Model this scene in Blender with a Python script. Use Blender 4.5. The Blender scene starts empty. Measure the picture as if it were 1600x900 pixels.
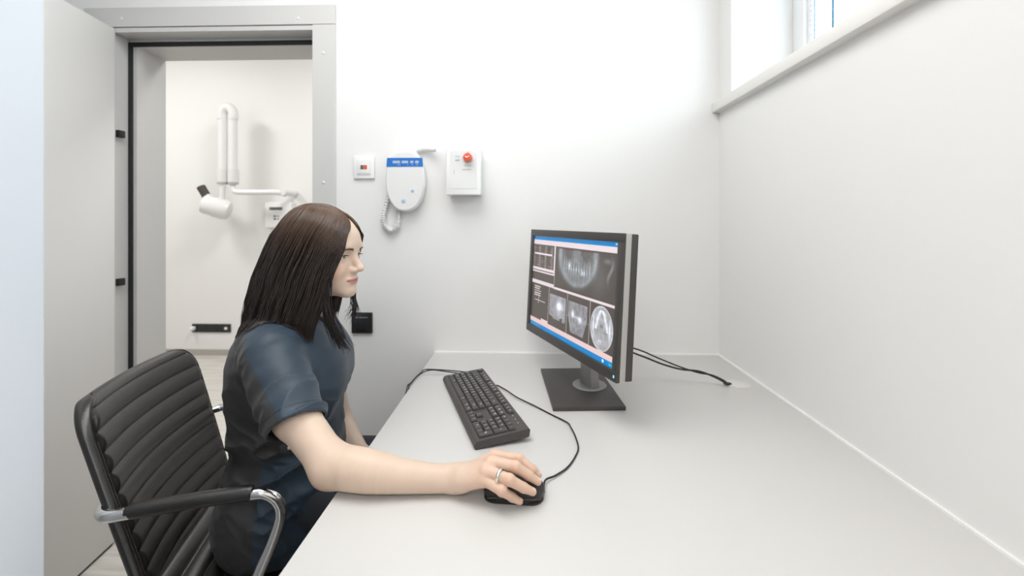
import bpy, bmesh, math, random
import numpy as np
from mathutils import Vector, Matrix

random.seed(4)
RNG = np.random.default_rng(7)
S = bpy.context.scene
COL = S.collection
PI = math.pi

# ------------------------------------------------------------------ camera
CAM_Z, FPX, YAW = 1.25, 700.0, math.atan(22 / 700)
cam = bpy.data.cameras.new('camera')
cam.sensor_width = 36.0
cam.lens = 36.0 * FPX / 1600
cam.shift_y = -104 / 1600
cam.clip_start = 0.02
cam.dof.use_dof = True
cam.dof.focus_distance = 0.98
cam.dof.aperture_fstop = 3.2
camo = bpy.data.objects.new('camera', cam)
camo.location = (0, 0, CAM_Z)
camo.rotation_euler = (PI / 2, 0, YAW)
COL.objects.link(camo)
S.camera = camo

# ------------------------------------------------------------------ daylight, exposure
w = bpy.data.worlds.new('world')
S.world = w
w.use_nodes = True
bg = w.node_tree.nodes['Background']
bg.inputs[0].default_value = (0.86, 0.93, 1.0, 1)
bg.inputs[1].default_value = 6.2
S.view_settings.view_transform = 'Standard'
S.view_settings.look = 'None'
S.view_settings.gamma = 1
S.view_settings.exposure = 0.0
LAMP_MAIN, LAMP_FILL, LAMP_NEXT = 20.5, 20.0, 30.0


def ray(px, py):
    a, c = (px - 800) / FPX, (346 - py) / FPX
    return (a * math.cos(YAW) - math.sin(YAW), a * math.sin(YAW) + math.cos(YAW), c)


def at(px, py, Y):
    """measured point of the place at depth Y"""
    r = ray(px, py)
    s = Y / r[1]
    return Vector((r[0] * s, Y, CAM_Z + r[2] * s))


def onz(px, py, z):
    r = ray(px, py)
    s = (z - CAM_Z) / r[2]
    return Vector((r[0] * s, r[1] * s, z))


def fx(X, Y, z):
    """rough survey point -> corrected for the camera's small turn"""
    a = 22 / 700 + X / Y
    k = 1 / (1 + 0.0314 * a)
    return Vector((X * k, Y, CAM_Z + (z - CAM_Z) * k))


# ------------------------------------------------------------------ materials
def mat(name, col, rough=0.5, metal=0.0, spec=0.5, noise=0.0, nscale=40.0, bump=0.0, bscale=200.0,
        attr=None, coat=0.0, emit=None, estr=0.0, trans=0.0, sss=0.0, sheen=0.0):
    m = bpy.data.materials.new(name)
    m.use_nodes = True
    nt = m.node_tree
    b = nt.nodes['Principled BSDF']
    b.inputs['Base Color'].default_value = (*col, 1)
    b.inputs['Roughness'].default_value = rough
    b.inputs['Metallic'].default_value = metal
    b.inputs['Specular IOR Level'].default_value = spec
    b.inputs['Coat Weight'].default_value = coat
    b.inputs['Transmission Weight'].default_value = trans
    b.inputs['Sheen Weight'].default_value = sheen
    if sss:
        b.inputs['Subsurface Weight'].default_value = sss
        b.inputs['Subsurface Radius'].default_value = (1.0, 0.4, 0.2)
        b.inputs['Subsurface Scale'].default_value = 0.006
    tc = nt.nodes.new('ShaderNodeTexCoord')
    src = None
    if attr:
        at_ = nt.nodes.new('ShaderNodeAttribute')
        at_.attribute_name = attr
        src = at_.outputs['Color']
    if noise:
        n = nt.nodes.new('ShaderNodeTexNoise')
        n.inputs['Scale'].default_value = nscale
        n.inputs['Detail'].default_value = 4
        nt.links.new(tc.outputs['Object'], n.inputs['Vector'])
        mr = nt.nodes.new('ShaderNodeMapRange')
        mr.inputs['To Min'].default_value = 1 - noise
        mr.inputs['To Max'].default_value = 1 + noise
        nt.links.new(n.outputs['Fac'], mr.inputs['Value'])
        mx = nt.nodes.new('ShaderNodeVectorMath')
        mx.operation = 'SCALE'
        if src:
            nt.links.new(src, mx.inputs[0])
        else:
            mx.inputs[0].default_value = col
        nt.links.new(mr.outputs[0], mx.inputs['Scale'])
        src = mx.outputs[0]
    if src:
        nt.links.new(src, b.inputs['Base Color'])
    if bump:
        n2 = nt.nodes.new('ShaderNodeTexNoise')
        n2.inputs['Scale'].default_value = bscale
        n2.inputs['Detail'].default_value = 3
        nt.links.new(tc.outputs['Object'], n2.inputs['Vector'])
        bp = nt.nodes.new('ShaderNodeBump')
        bp.inputs['Strength'].default_value = bump
        bp.inputs['Distance'].default_value = 0.002
        nt.links.new(n2.outputs['Fac'], bp.inputs['Height'])
        nt.links.new(bp.outputs[0], b.inputs['Normal'])
    if emit or estr:
        if attr and not emit:
            nt.links.new(src, b.inputs['Emission Color'])
        else:
            b.inputs['Emission Color'].default_value = (*(emit or col), 1)
        b.inputs['Emission Strength'].default_value = estr
    return m


M = {}
M['wall'] = mat('white_wall_paint', (0.83, 0.825, 0.815), 0.42, spec=0.35, noise=0.01, nscale=3, bump=0.05, bscale=90)
M['wall_daylit'] = mat('white_paint_blue_daylight', (0.70, 0.74, 0.80), 0.5)  # blue cast of the daylight painted into the pier's white
M['ceil'] = mat('ceiling_paint', (0.86, 0.86, 0.85), 0.8)
M['frame'] = mat('grey_lacquered_steel', (0.61, 0.60, 0.585), 0.4, spec=0.4)
M['leaf'] = mat('grey_door_lacquer', (0.74, 0.73, 0.715), 0.45, noise=0.01, nscale=5)
M['rubber'] = mat('black_rubber', (0.012, 0.012, 0.012), 0.6)
M['laminate'] = mat('pale_grey_laminate', (0.66, 0.65, 0.635), 0.34, spec=0.4, noise=0.012, nscale=6, bump=0.04, bscale=400)
M['caulk'] = mat('white_sealant', (0.88, 0.88, 0.87), 0.4)
M['sill'] = mat('white_sill_pvc', (0.84, 0.83, 0.80), 0.35)
M['pvc'] = mat('white_window_pvc', (0.85, 0.86, 0.87), 0.3)
M['slat'] = mat('white_blind_slat', (0.85, 0.86, 0.88), 0.4)
M['cord'] = mat('blue_grey_cord', (0.10, 0.28, 0.42), 0.7)
M['white'] = mat('white_plastic', (0.82, 0.82, 0.82), 0.3, spec=0.5)
M['offwhite'] = mat('off_white_plastic', (0.77, 0.77, 0.76), 0.35)
M['blue'] = mat('blue_label', (0.01, 0.16, 0.55), 0.4)
M['lcd'] = mat('grey_display', (0.42, 0.50, 0.62), 0.3)
M['paleblue'] = mat('pale_blue_button', (0.55, 0.64, 0.80), 0.4)
M['red'] = mat('orange_red_plastic', (0.75, 0.09, 0.035), 0.3)
M['darkgrey'] = mat('dark_grey_plastic', (0.10, 0.10, 0.10), 0.4)
M['blackplate'] = mat('black_plate', (0.018, 0.019, 0.021), 0.3)
M['greyprint'] = mat('grey_print', (0.45, 0.45, 0.44), 0.5)
M['leather'] = mat('black_leather', (0.022, 0.020, 0.0185), 0.32, spec=0.7, noise=0.15, nscale=60, bump=0.25, bscale=350)
M['thread'] = mat('grey_thread', (0.10, 0.09, 0.085), 0.8)
M['chrome'] = mat('polished_chrome', (0.82, 0.82, 0.83), 0.10, metal=1.0)
M['kbd'] = mat('keyboard_plastic', (0.060, 0.053, 0.050), 0.45, bump=0.2, bscale=900)
M['key'] = mat('key_plastic', (0.050, 0.045, 0.043), 0.42, bump=0.15, bscale=900)
M['legend'] = mat('key_legend_print', (0.85, 0.85, 0.83), 0.6)
M['cable'] = mat('black_cable', (0.015, 0.015, 0.016), 0.4)
M['mouse'] = mat('mouse_plastic', (0.022, 0.021, 0.021), 0.4, bump=0.1, bscale=900)
M['bezel'] = mat('monitor_bezel', (0.055, 0.050, 0.047), 0.45, bump=0.1, bscale=900)
M['silver'] = mat('silver_plastic', (0.50, 0.49, 0.47), 0.35, metal=0.35)
M['standgrey'] = mat('grey_stand_plastic', (0.30, 0.295, 0.285), 0.35, metal=0.2)
M['led'] = mat('blue_power_light', (0.1, 0.4, 0.9), 0.3, emit=(0.2, 0.6, 1.0), estr=1.5)
M['screen'] = mat('screen_picture', (0.02, 0.02, 0.02), 0.25, spec=0.4, attr='Col', estr=0.75)
M['lamp'] = mat('lamp_diffuser', (0.9, 0.9, 0.9), 0.5, emit=(1.0, 0.965, 0.92), estr=1.0)
M['tile'] = None
M['skin'] = mat('skin', (0.72, 0.48, 0.36), 0.46, spec=0.4, attr='Col', bump=0.12, bscale=500, sss=0.25)
M['nail'] = mat('fingernail', (0.84, 0.66, 0.58), 0.25, spec=0.6)
M['eye'] = mat('eye_white', (0.75, 0.73, 0.71), 0.15)
M['iris'] = mat('grey_iris', (0.10, 0.12, 0.13), 0.15)
M['hair'] = mat('dark_brown_hair', (0.030, 0.016, 0.011), 0.27, spec=0.6, attr='Col', coat=0.25)
M['brow'] = mat('brow_hair', (0.16, 0.09, 0.065), 0.7)
M['lash'] = mat('lash_hair', (0.02, 0.015, 0.012), 0.6)
M['cloth'] = mat('scrub_cloth', (0.05, 0.07, 0.10), 0.52, attr='Col', sheen=0.1, bump=0.2, bscale=700)
M['navy'] = mat('navy_cloth', (0.009, 0.013, 0.022), 0.7, sheen=0.08, bump=0.25, bscale=700)
M['darkcloth'] = mat('black_shoe_cloth', (0.02, 0.02, 0.02), 0.7)


def glass_mat():
    m = bpy.data.materials.new('window_glass')
    m.use_nodes = True
    nt = m.node_tree
    nt.nodes.clear()
    o = nt.nodes.new('ShaderNodeOutputMaterial')
    mix = nt.nodes.new('ShaderNodeMixShader')
    t = nt.nodes.new('ShaderNodeBsdfTransparent')
    t.inputs[0].default_value = (0.93, 0.96, 0.96, 1)
    g = nt.nodes.new('ShaderNodeBsdfGlossy')
    g.inputs['Roughness'].default_value = 0.02
    mix.inputs[0].default_value = 0.06
    nt.links.new(t.outputs[0], mix.inputs[1])
    nt.links.new(g.outputs[0], mix.inputs[2])
    nt.links.new(mix.outputs[0], o.inputs[0])
    return m


M['glass'] = glass_mat()


def floor_mat():
    m = mat('pale_wood_plank_floor', (0.5, 0.47, 0.43), 0.38)
    nt = m.node_tree
    b = nt.nodes['Principled BSDF']
    tc = nt.nodes.new('ShaderNodeTexCoord')
    mp = nt.nodes.new('ShaderNodeMapping')
    mp.inputs['Scale'].default_value = (1.2, 12, 1)
    n = nt.nodes.new('ShaderNodeTexNoise')
    n.inputs['Scale'].default_value = 3
    n.inputs['Detail'].default_value = 6
    cr = nt.nodes.new('ShaderNodeValToRGB')
    cr.color_ramp.elements[0].position = 0.3
    cr.color_ramp.elements[0].color = (0.50, 0.475, 0.44, 1)
    cr.color_ramp.elements[1].position = 0.75
    cr.color_ramp.elements[1].color = (0.70, 0.675, 0.635, 1)
    nt.links.new(tc.outputs['Object'], mp.inputs[0])
    nt.links.new(mp.outputs[0], n.inputs['Vector'])
    nt.links.new(n.outputs['Fac'], cr.inputs[0])
    nt.links.new(cr.outputs[0], b.inputs['Base Color'])
    return m


M['floor'] = floor_mat()


# ------------------------------------------------------------------ mesh helpers
def link(name, me, material=None, parent=None, smooth=False):
    o = bpy.data.objects.new(name, me)
    COL.objects.link(o)
    if material is not None and not me.materials:
        me.materials.append(material)
    if smooth:
        me.polygons.foreach_set('use_smooth', [True] * len(me.polygons))
    if parent is not None:
        o.parent = parent
    return o


def from_bm(name, bm, material, parent=None, smooth=False, angle=None):
    bmesh.ops.recalc_face_normals(bm, faces=bm.faces)
    me = bpy.data.meshes.new(name)
    bm.to_mesh(me)
    bm.free()
    o = link(name, me, material, parent, smooth or angle is not None)
    if angle is not None:
        me.set_sharp_from_angle(angle=math.radians(angle))
    return o


def root(name, label, cat, loc=(0, 0, 0), rz=0.0, group=None):
    o = bpy.data.objects.new(name, None)
    COL.objects.link(o)
    o.empty_display_size = 0.05
    o.location = loc
    o.rotation_euler = (0, 0, rz)
    return tag(o, label, cat, group)


def tag(o, label, cat, group=None):
    o['label'] = label
    o['category'] = cat
    if group:
        o['group'] = group
    return o


def struct(o):
    o['kind'] = 'structure'
    return o


def add_box(bm, x0, x1, y0, y1, z0, z1, bev=0.0, seg=2, mtx=None):
    r = bmesh.ops.create_cube(bm, size=1.0)
    vs = r['verts']
    bmesh.ops.scale(bm, vec=(x1 - x0, y1 - y0, z1 - z0), verts=vs)
    bmesh.ops.translate(bm, vec=((x0 + x1) / 2, (y0 + y1) / 2, (z0 + z1) / 2), verts=vs)
    if mtx is not None:
        bmesh.ops.transform(bm, matrix=mtx, verts=vs)
    if bev:
        es = list({e for v in vs for e in v.link_edges})
        bmesh.ops.bevel(bm, geom=es, offset=bev, segments=seg, affect='EDGES', profile=0.5)


def box(name, x0, x1, y0, y1, z0, z1, material, parent=None, bev=0.0, seg=2, mtx=None):
    bm = bmesh.new()
    add_box(bm, x0, x1, y0, y1, z0, z1, bev, seg, mtx)
    return from_bm(name, bm, material, parent, angle=40 if bev else None)


def prism(name, pts, z0, z1, material, parent=None, bev=0.0, mtx=None, seg=2, angle=40):
    """polygon pts in xy, extruded from z0 to z1"""
    bm = bmesh.new()
    vs = [bm.verts.new((p[0], p[1], z0)) for p in pts]
    f = bm.faces.new(vs)
    r = bmesh.ops.extrude_face_region(bm, geom=[f])
    top = [g for g in r['geom'] if isinstance(g, bmesh.types.BMVert)]
    bmesh.ops.translate(bm, vec=(0, 0, z1 - z0), verts=top)
    if bev:
        tops = set(top)
        es = [e for e in bm.edges if (e.verts[0] in tops) == (e.verts[1] in tops)]
        bmesh.ops.bevel(bm, geom=es, offset=bev, segments=seg, affect='EDGES', profile=0.5)
    if mtx is not None:
        bmesh.ops.transform(bm, matrix=mtx, verts=bm.verts)
    return from_bm(name, bm, material, parent, angle=angle)


def rrect(cx, cy, w_, h_, r, n=5):
    pts = []
    for (sx, sy, a0) in ((1, 1, 0), (-1, 1, 90), (-1, -1, 180), (1, -1, 270)):
        for k in range(n + 1):
            a = math.radians(a0 + 90 * k / n)
            pts.append((cx + sx * (w_ / 2 - r) + r * math.cos(a), cy + sy * (h_ / 2 - r) + r * math.sin(a)))
    return pts


def smooth_path(pts, n=8, closed=False):
    """Catmull-Rom through the points"""
    P = [Vector(p) for p in pts]
    out = []
    m = len(P)
    for i in range(m - 1):
        p0, p1, p2, p3 = P[max(i - 1, 0)], P[i], P[i + 1], P[min(i + 2, m - 1)]
        for k in range(n):
            t = k / n
            out.append(0.5 * ((2 * p1) + (p2 - p0) * t + (2 * p0 - 5 * p1 + 4 * p2 - p3) * t * t
                              + (3 * p1 - p0 - 3 * p2 + p3) * t ** 3))
    out.append(P[-1])
    return out


def tube_arrays(pts, r, ns=8, flat=1.0):
    P = [Vector(p) for p in pts]
    n = len(P)
    R = r if isinstance(r, (list, tuple)) else [r] * n
    T = [(P[min(i + 1, n - 1)] - P[max(i - 1, 0)]).normalized() for i in range(n)]
    u = T[0].orthogonal().normalized()
    V, F = [], []
    for i in range(n):
        u = (u - T[i] * u.dot(T[i])).normalized()
        v = T[i].cross(u)
        for k in range(ns):
            a = 2 * PI * k / ns
            V.append(P[i] + (u * math.cos(a) + v * math.sin(a) * flat) * R[i])
    for i in range(n - 1):
        for k in range(ns):
            k2 = (k + 1) % ns
            F.append((i * ns + k, i * ns + k2, (i + 1) * ns + k2, (i + 1) * ns + k))
    F.append(tuple(range(ns - 1, -1, -1)))
    F.append(tuple((n - 1) * ns + k for k in range(ns)))
    return V, F


def tube(name, pts, r, material, parent=None, ns=10, n=8, smoothp=True, flat=1.0):
    if smoothp:
        pp = smooth_path(pts, n)
        if isinstance(r, (list, tuple)):
            rr = []
            for i in range(len(r) - 1):
                rr += [r[i] + (r[i + 1] - r[i]) * k / n for k in range(n)]
            r = rr + [r[-1]]
        pts = pp
    V, F = tube_arrays(pts, r, ns, flat)
    me = bpy.data.meshes.new(name)
    me.from_pydata([tuple(v) for v in V], [], F)
    o = link(name, me, material, parent, True)
    me.set_sharp_from_angle(angle=math.radians(60))
    return o


def lathe(name, prof, material, parent=None, ns=32, mtx=None, angle=35):
    """prof: (radius, height) list"""
    bm = bmesh.new()
    rings = []
    for (r, z) in prof:
        rings.append([bm.verts.new((r * math.cos(2 * PI * k / ns), r * math.sin(2 * PI * k / ns), z)) for k in range(ns)])
    for a, b in zip(rings, rings[1:]):
        for k in range(ns):
            bm.faces.new((a[k], a[(k + 1) % ns], b[(k + 1) % ns], b[k]))
    bm.faces.new(rings[0][::-1])
    bm.faces.new(rings[-1])
    if mtx is not None:
        bmesh.ops.transform(bm, matrix=mtx, verts=bm.verts)
    return from_bm(name, bm, material, parent, angle=angle)


def grid_mesh(name, X, material, parent=None, closed_u=False, smooth=True):
    """X: (m, n, 3) array of points"""
    m, n, _ = X.shape
    idx = np.arange(m * n).reshape(m, n)
    if closed_u:
        idx = np.vstack([idx, idx[:1]])
    a, b, c, d = idx[:-1, :-1], idx[1:, :-1], idx[1:, 1:], idx[:-1, 1:]
    F = np.stack([a, b, c, d], -1).reshape(-1, 4)
    return np_mesh(name, X.reshape(-1, 3), F, material, parent, smooth)


def np_mesh(name, V, F, material, parent=None, smooth=True, col=None):
    me = bpy.data.meshes.new(name)
    me.vertices.add(len(V))
    me.vertices.foreach_set('co', np.ascontiguousarray(V, dtype=np.float32).ravel())
    k = F.shape[1]
    me.loops.add(len(F) * k)
    me.polygons.add(len(F))
    me.loops.foreach_set('vertex_index', np.ascontiguousarray(F, dtype=np.int32).ravel())
    me.polygons.foreach_set('loop_start', np.arange(0, len(F) * k, k, dtype=np.int32))
    me.polygons.foreach_set('loop_total', np.full(len(F), k, dtype=np.int32))
    if smooth:
        me.polygons.foreach_set('use_smooth', np.ones(len(F), dtype=bool))
    me.update(calc_edges=True)
    if col is not None:
        ca = me.color_attributes.new('Col', 'FLOAT_COLOR', 'POINT')
        ca.data.foreach_set('color', np.ascontiguousarray(np.c_[col, np.ones(len(V))], dtype=np.float32).ravel())
    return link(name, me, material, parent)


# ================================================================== THE ROOM
BW = 1.70           # depth of the wall behind the desk
RW = 0.722          # right wall
H = 2.62
XR = -0.75


def WX(px, Y=BW):
    return at(px, 346, Y).x


def WZ(py, px=350, Y=BW):
    return at(px, py, Y).z


# door opening in the back wall
dx0, dx1 = WX(186), WX(489)          # opening between the jambs
fz_top = WZ(12, 330)
fz_bot = WZ(42, 330)
fxl, fxr = WX(135), WX(525.5)
BWT = 0.22                            # thickness of the wall
# back wall in pieces around the doorway, one mesh
bm = bmesh.new()
add_box(bm, -2.2, dx0 - 0.03, BW, BW + BWT, 0, H)
add_box(bm, dx0 - 0.03, dx1 + 0.02, BW, BW + BWT, fz_bot + 0.01, H)
add_box(bm, dx1 + 0.02, 1.25, BW, BW + BWT, 0, H)
struct(from_bm('wall_back', bm, M['wall']))
# floor
bm = bmesh.new()
add_box(bm, -5.6, 1.3, -2.3, 4.4, -0.06, 0)
fl = struct(from_bm('floor', bm, M['floor']))
struct(box('ceiling', -2.2, 1.25, -2.3, BW + BWT, H, H + 0.08, M['ceil']))
# left wall, wall behind the camera
struct(box('wall_left', -2.2, -1.93, -2.3, BW, 0, H, M['wall']))
struct(box('wall_front', -1.93, 1.25, -2.3, -2.2, 0, H, M['wall']))
# pier close to the camera on the left
pe = at(71, 450, 0.47).x
struct(box('wall_pier', -1.93, pe, 0.42, 0.47, 0, H, M['wall_daylit'], bev=0.003))
# right wall with window recess
sz = 1.691           # sill top
WY0, WY1 = 0.0, 1.60  # recess
WT = 2.42
RT = 0.26
bm = bmesh.new()
add_box(bm, RW, RW + RT + 0.06, -2.3, BW, 0, sz - 0.035)
add_box(bm, RW, RW + RT + 0.06, WY1, BW, sz - 0.035, H)
add_box(bm, RW, RW + RT + 0.06, -2.3, WY0, sz - 0.035, H)
add_box(bm, RW, RW + RT + 0.06, WY0, WY1, WT, H)
struct(from_bm('wall_right', bm, M['wall']))

# window
win = struct(root('window_1', '', ''))
del win['label'], win['category']
fxw = at(1238, 40, WY1).x
f0, f1 = fxw, fxw + 0.055
bm = bmesh.new()
fw = 0.062
add_box(bm, f0, f1, WY1 - fw, WY1, sz, WT, 0.004)
add_box(bm, f0, f1, WY0, WY0 + fw, sz, WT, 0.004)
add_box(bm, f0, f1, WY0 + fw, WY1 - fw, sz, sz + 0.05, 0.004)
add_box(bm, f0, f1, WY0 + fw, WY1 - fw, WT - 0.05, WT, 0.004)
from_bm('window_frame', bm, M['pvc'], win, angle=40)
bm = bmesh.new()
s0 = f0 + 0.012
ym = (WY0 + WY1) / 2
for (a, b) in ((WY0 + fw, ym - 0.03), (ym + 0.03, WY1 - fw)):
    add_box(bm, s0, s0 + 0.035, a, a + 0.028, sz + 0.05, WT - 0.05, 0.003)
    add_box(bm, s0, s0 + 0.035, b - 0.028, b, sz + 0.05, WT - 0.05, 0.003)
    add_box(bm, s0, s0 + 0.035, a + 0.028, b - 0.028, sz + 0.05, sz + 0.07, 0.003)
    add_box(bm, s0, s0 + 0.035, a + 0.028, b - 0.028, WT - 0.08, WT - 0.05, 0.003)
add_box(bm, f0, f1, ym - 0.03, ym + 0.03, sz + 0.05, WT - 0.05, 0.003)
from_bm('window_sash', bm, M['pvc'], win, angle=40)
for (a, b) in ((WY0 + fw, ym - 0.03), (ym + 0.03, WY1 - fw)):
    box('pane', s0 + 0.022, s0 + 0.026, a + 0.02, b - 0.02, sz + 0.06, WT - 0.07, M['glass'], win)
struct(box('trim_1', 0.694, f0 + 0.0, -2.2, 1.699, sz - 0.036, sz, M['sill'], bev=0.004))
# venetian blind between the pane and the room
bl = root('venetian_blind', 'white slatted venetian blind hanging in the high window, with blue-grey ladder cords', 'blind',
          (s0 - 0.004, (ym + 0.06 + WY1 - fw) / 2, sz + 0.075))
by0, by1 = ym + 0.06 - bl.location.y, WY1 - fw - 0.03 - bl.location.y
hb = WT - 0.055 - bl.location.z
box('head_rail', -0.012, 0.012, by0, by1, hb - 0.022, hb, M['slat'], bl, bev=0.002)
sm = None
nsl = int((hb - 0.03) / 0.016)
for k in range(nsl):
    if sm is None:
        bm = bmesh.new()
        pts = [(-0.0085, -0.0035), (0, -0.0005), (0.0085, 0.0035)]
        top = [[bm.verts.new((p[0], y, p[1] + 0.0005)) for p in pts] for y in (by0, by1)]
        bot = [[bm.verts.new((p[0], y, p[1] - 0.0004)) for p in pts] for y in (by0, by1)]
        for i in range(2):
            bm.faces.new((top[0][i], top[0][i + 1], top[1][i + 1], top[1][i]))
            bm.faces.new((bot[0][i + 1], bot[0][i], bot[1][i], bot[1][i + 1]))
            for q in (0, 1):
                bm.faces.new((top[q][i], top[q][i + 1], bot[q][i + 1], bot[q][i]))
        for i in (0, 2):
            bm.faces.new((top[0][i], top[1][i], bot[1][i], bot[0][i]))
        so = from_bm('slat', bm, M['slat'], bl)
        sm = so.data
    else:
        so = bpy.data.objects.new('slat', sm)
        COL.objects.link(so)
        so.parent = bl
    so.location = (0, 0, 0.012 + k * 0.016)
for yy in (by1 - 0.035, by1 - 0.118, by1 - 0.124, by0 + 0.06):
    for k in (0,):
        box('ladder_cord', -0.0125, -0.0105, yy - 0.0014, yy + 0.0014, 0.0, hb - 0.02, M['cord'], bl)
box('bottom_rail', -0.009, 0.009, by0, by1, -0.003, 0.006, M['slat'], bl, bev=0.002)

# ------------------------------------------------------------------ door frame (casing + stepped jamb + gasket)
df = struct(root('door_1', '', ''))
del df['label'], df['category']
zt = fz_bot
bm = bmesh.new()
add_box(bm, fxl, fxr, BW - 0.012, BW, zt, fz_top, 0.001, 1)
from_bm('top_casing', bm, M['frame'], df)
rj = WX(490)
box('side_casing', rj, fxr, BW - 0.011, BW, 0, zt - 0.001, M['frame'], df, bev=0.001, seg=1)
lj0 = WX(181)
box('side_casing', fxl, lj0, BW - 0.011, BW, 0, zt - 0.001, M['frame'], df, bev=0.001, seg=1)
# stepped jamb, left and right, and head
st1 = 1.775
lxg = at(202, 300, st1).x
bm = bmesh.new()
add_box(bm, fxl + 0.03, lxg + 0.001, BW - 0.008, st1, 0, zt - 0.004)
add_box(bm, fxl + 0.03, lxg, BW + 0.04, st1 + 0.004, 0, zt - 0.014)
add_box(bm, fxl + 0.03, at(214, 300, st1).x, st1, st1 + 0.04, 0, zt - 0.03)
add_box(bm, fxl + 0.03, at(219, 300, 1.80).x, 1.80, BW + BWT + 0.012, 0, zt - 0.03)
from_bm('left_jamb', bm, M['frame'], df)
bm = bmesh.new()
add_box(bm, rj, rj + 0.05, BW - 0.008, st1, 0, zt - 0.004)
add_box(bm, rj - 0.004, rj + 0.05, st1, BW + BWT + 0.012, 0, zt - 0.03)
from_bm('right_jamb', bm, M['frame'], df)
hz1 = WZ(50, 330)
hz2 = at(330, 65.5, st1).z
hz3 = at(330, 72.5, st1).z
bm = bmesh.new()
add_box(bm, lj0 - 0.01, rj + 0.01, BW - 0.008, BW + 0.012, WZ(50, 330), zt - 0.003)
add_box(bm, lj0 - 0.01, rj + 0.01, BW + 0.012, st1 + 0.002, hz1 + 0.003, zt + 0.01)
add_box(bm, lj0 - 0.01, rj + 0.01, st1, BW + BWT + 0.012, hz3, zt + 0.01)
from_bm('head_jamb', bm, M['frame'], df)
gl = at(202.5, 300, st1).x
gr_ = at(208.5, 300, st1).x
gy = st1 - 0.008
bm = bmesh.new()
add_box(bm, gl, gr_, gy, st1 + 0.001, 0, hz2, 0.002)
add_box(bm, gr_, rj - 0.001, gy, st1 + 0.001, hz3, hz2, 0.002)
add_box(bm, rj - 0.0035, rj + 0.004, BW + 0.01, st1 + 0.001, 0, hz3, 0.001)
from_bm('black_gasket', bm, M['rubber'], df, angle=40)
for (x, y) in ((190, 29), (466, 29)):
    p = at(x, y, BW - 0.012)
    lathe('screw_cap', [(0.006, 0), (0.006, 0.001), (0.003, 0.003)], M['offwhite'], df, 12,
          Matrix.Translation(p) @ Matrix.Rotation(PI / 2, 4, 'X'))
for (x, y) in ((505.5, 83), (505.5, 285), (505.5, 480)):
    p = at(x, y, BW - 0.011)
    lathe('screw_cap', [(0.006, 0), (0.006, 0.001), (0.003, 0.003)], M['offwhite'], df, 12,
          Matrix.Translation(p) @ Matrix.Rotation(PI / 2, 4, 'X'))
for y in (209.5, 440.5):
    p = at(187.5, y, 1.715)
    box('strike_slot', p.x - 0.006, p.x + 0.010, p.y - 0.014, p.y + 0.014, p.z - 0.014, p.z + 0.014, M['rubber'], df, bev=0.002)

# door leaf, swung into this room
hp = at(180.5, 300, BW - 0.015)
la = math.atan2(0.14, -1)   # toward the camera and a bit right
dl = struct(root('door_2', '', '', (hp.x - 0.002, BW - 0.016, 0.0)))
del dl['label'], dl['category']
dvec = Vector((0.150, -1, 0)).normalized()
dl.rotation_euler = (0, 0, math.atan2(dvec.y, dvec.x))
LZ = at(175, 44, BW - 0.02).z
# local +x runs along the leaf; the leaf's thickness goes to -X world
box('door_leaf', 0.0, 0.80, -0.052, 0.0, 0.012, LZ, M['leaf'], dl, bev=0.003)
box('bottom_shadow_strip', 0.0, 0.80, -0.045, -0.008, 0.002, 0.012, M['rubber'], dl)  # dark strip standing in for the shadow line under the leaf
box('edge_strip', -0.004, 0.0, -0.05, -0.002, 0.014, LZ - 0.002, M['frame'], dl)
# handle on the hidden end
lathe('door_handle_rose', [(0.025, 0), (0.025, 0.008), (0.0, 0.008)], M['silver'], dl, 24,
      Matrix.Translation((0.74, 0, 1.05)) @ Matrix.Rotation(-PI / 2, 4, 'X'))
tube('door_handle', [(0.74, 0.005, 1.05), (0.74, 0.05, 1.05), (0.72, 0.06, 1.05), (0.62, 0.06, 1.05)], 0.008, M['silver'], dl)

# ------------------------------------------------------------------ next room
NY = 4.10
HN = 3.05
bm = bmesh.new()
add_box(bm, -5.6, 1.3, NY, NY + 0.1, 0, HN)
struct(from_bm('wall_far', bm, M['wall']))
struct(box('wall_next_left', -5.6, -5.5, BW + BWT, NY, 0, HN, M['wall']))
struct(box('wall_next_right', 1.2, 1.3, BW + BWT, NY, 0, HN, M['wall']))
bm = bmesh.new()
add_box(bm, -5.6, -2.2, BW, BW + BWT, 0, HN)
add_box(bm, -2.2, 1.3, BW + 0.05, BW + BWT, H, HN)
struct(from_bm('wall_next_front', bm, M['wall']))
struct(box('ceiling_next', -5.6, 1.3, BW + BWT, NY + 0.1, HN, HN + 0.08, M['ceil']))
struct(box('baseboard_far', -5.5, 1.2, NY - 0.012, NY, 0, 0.055, mat('grey_baseboard', (0.42, 0.40, 0.37), 0.5)))

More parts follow.
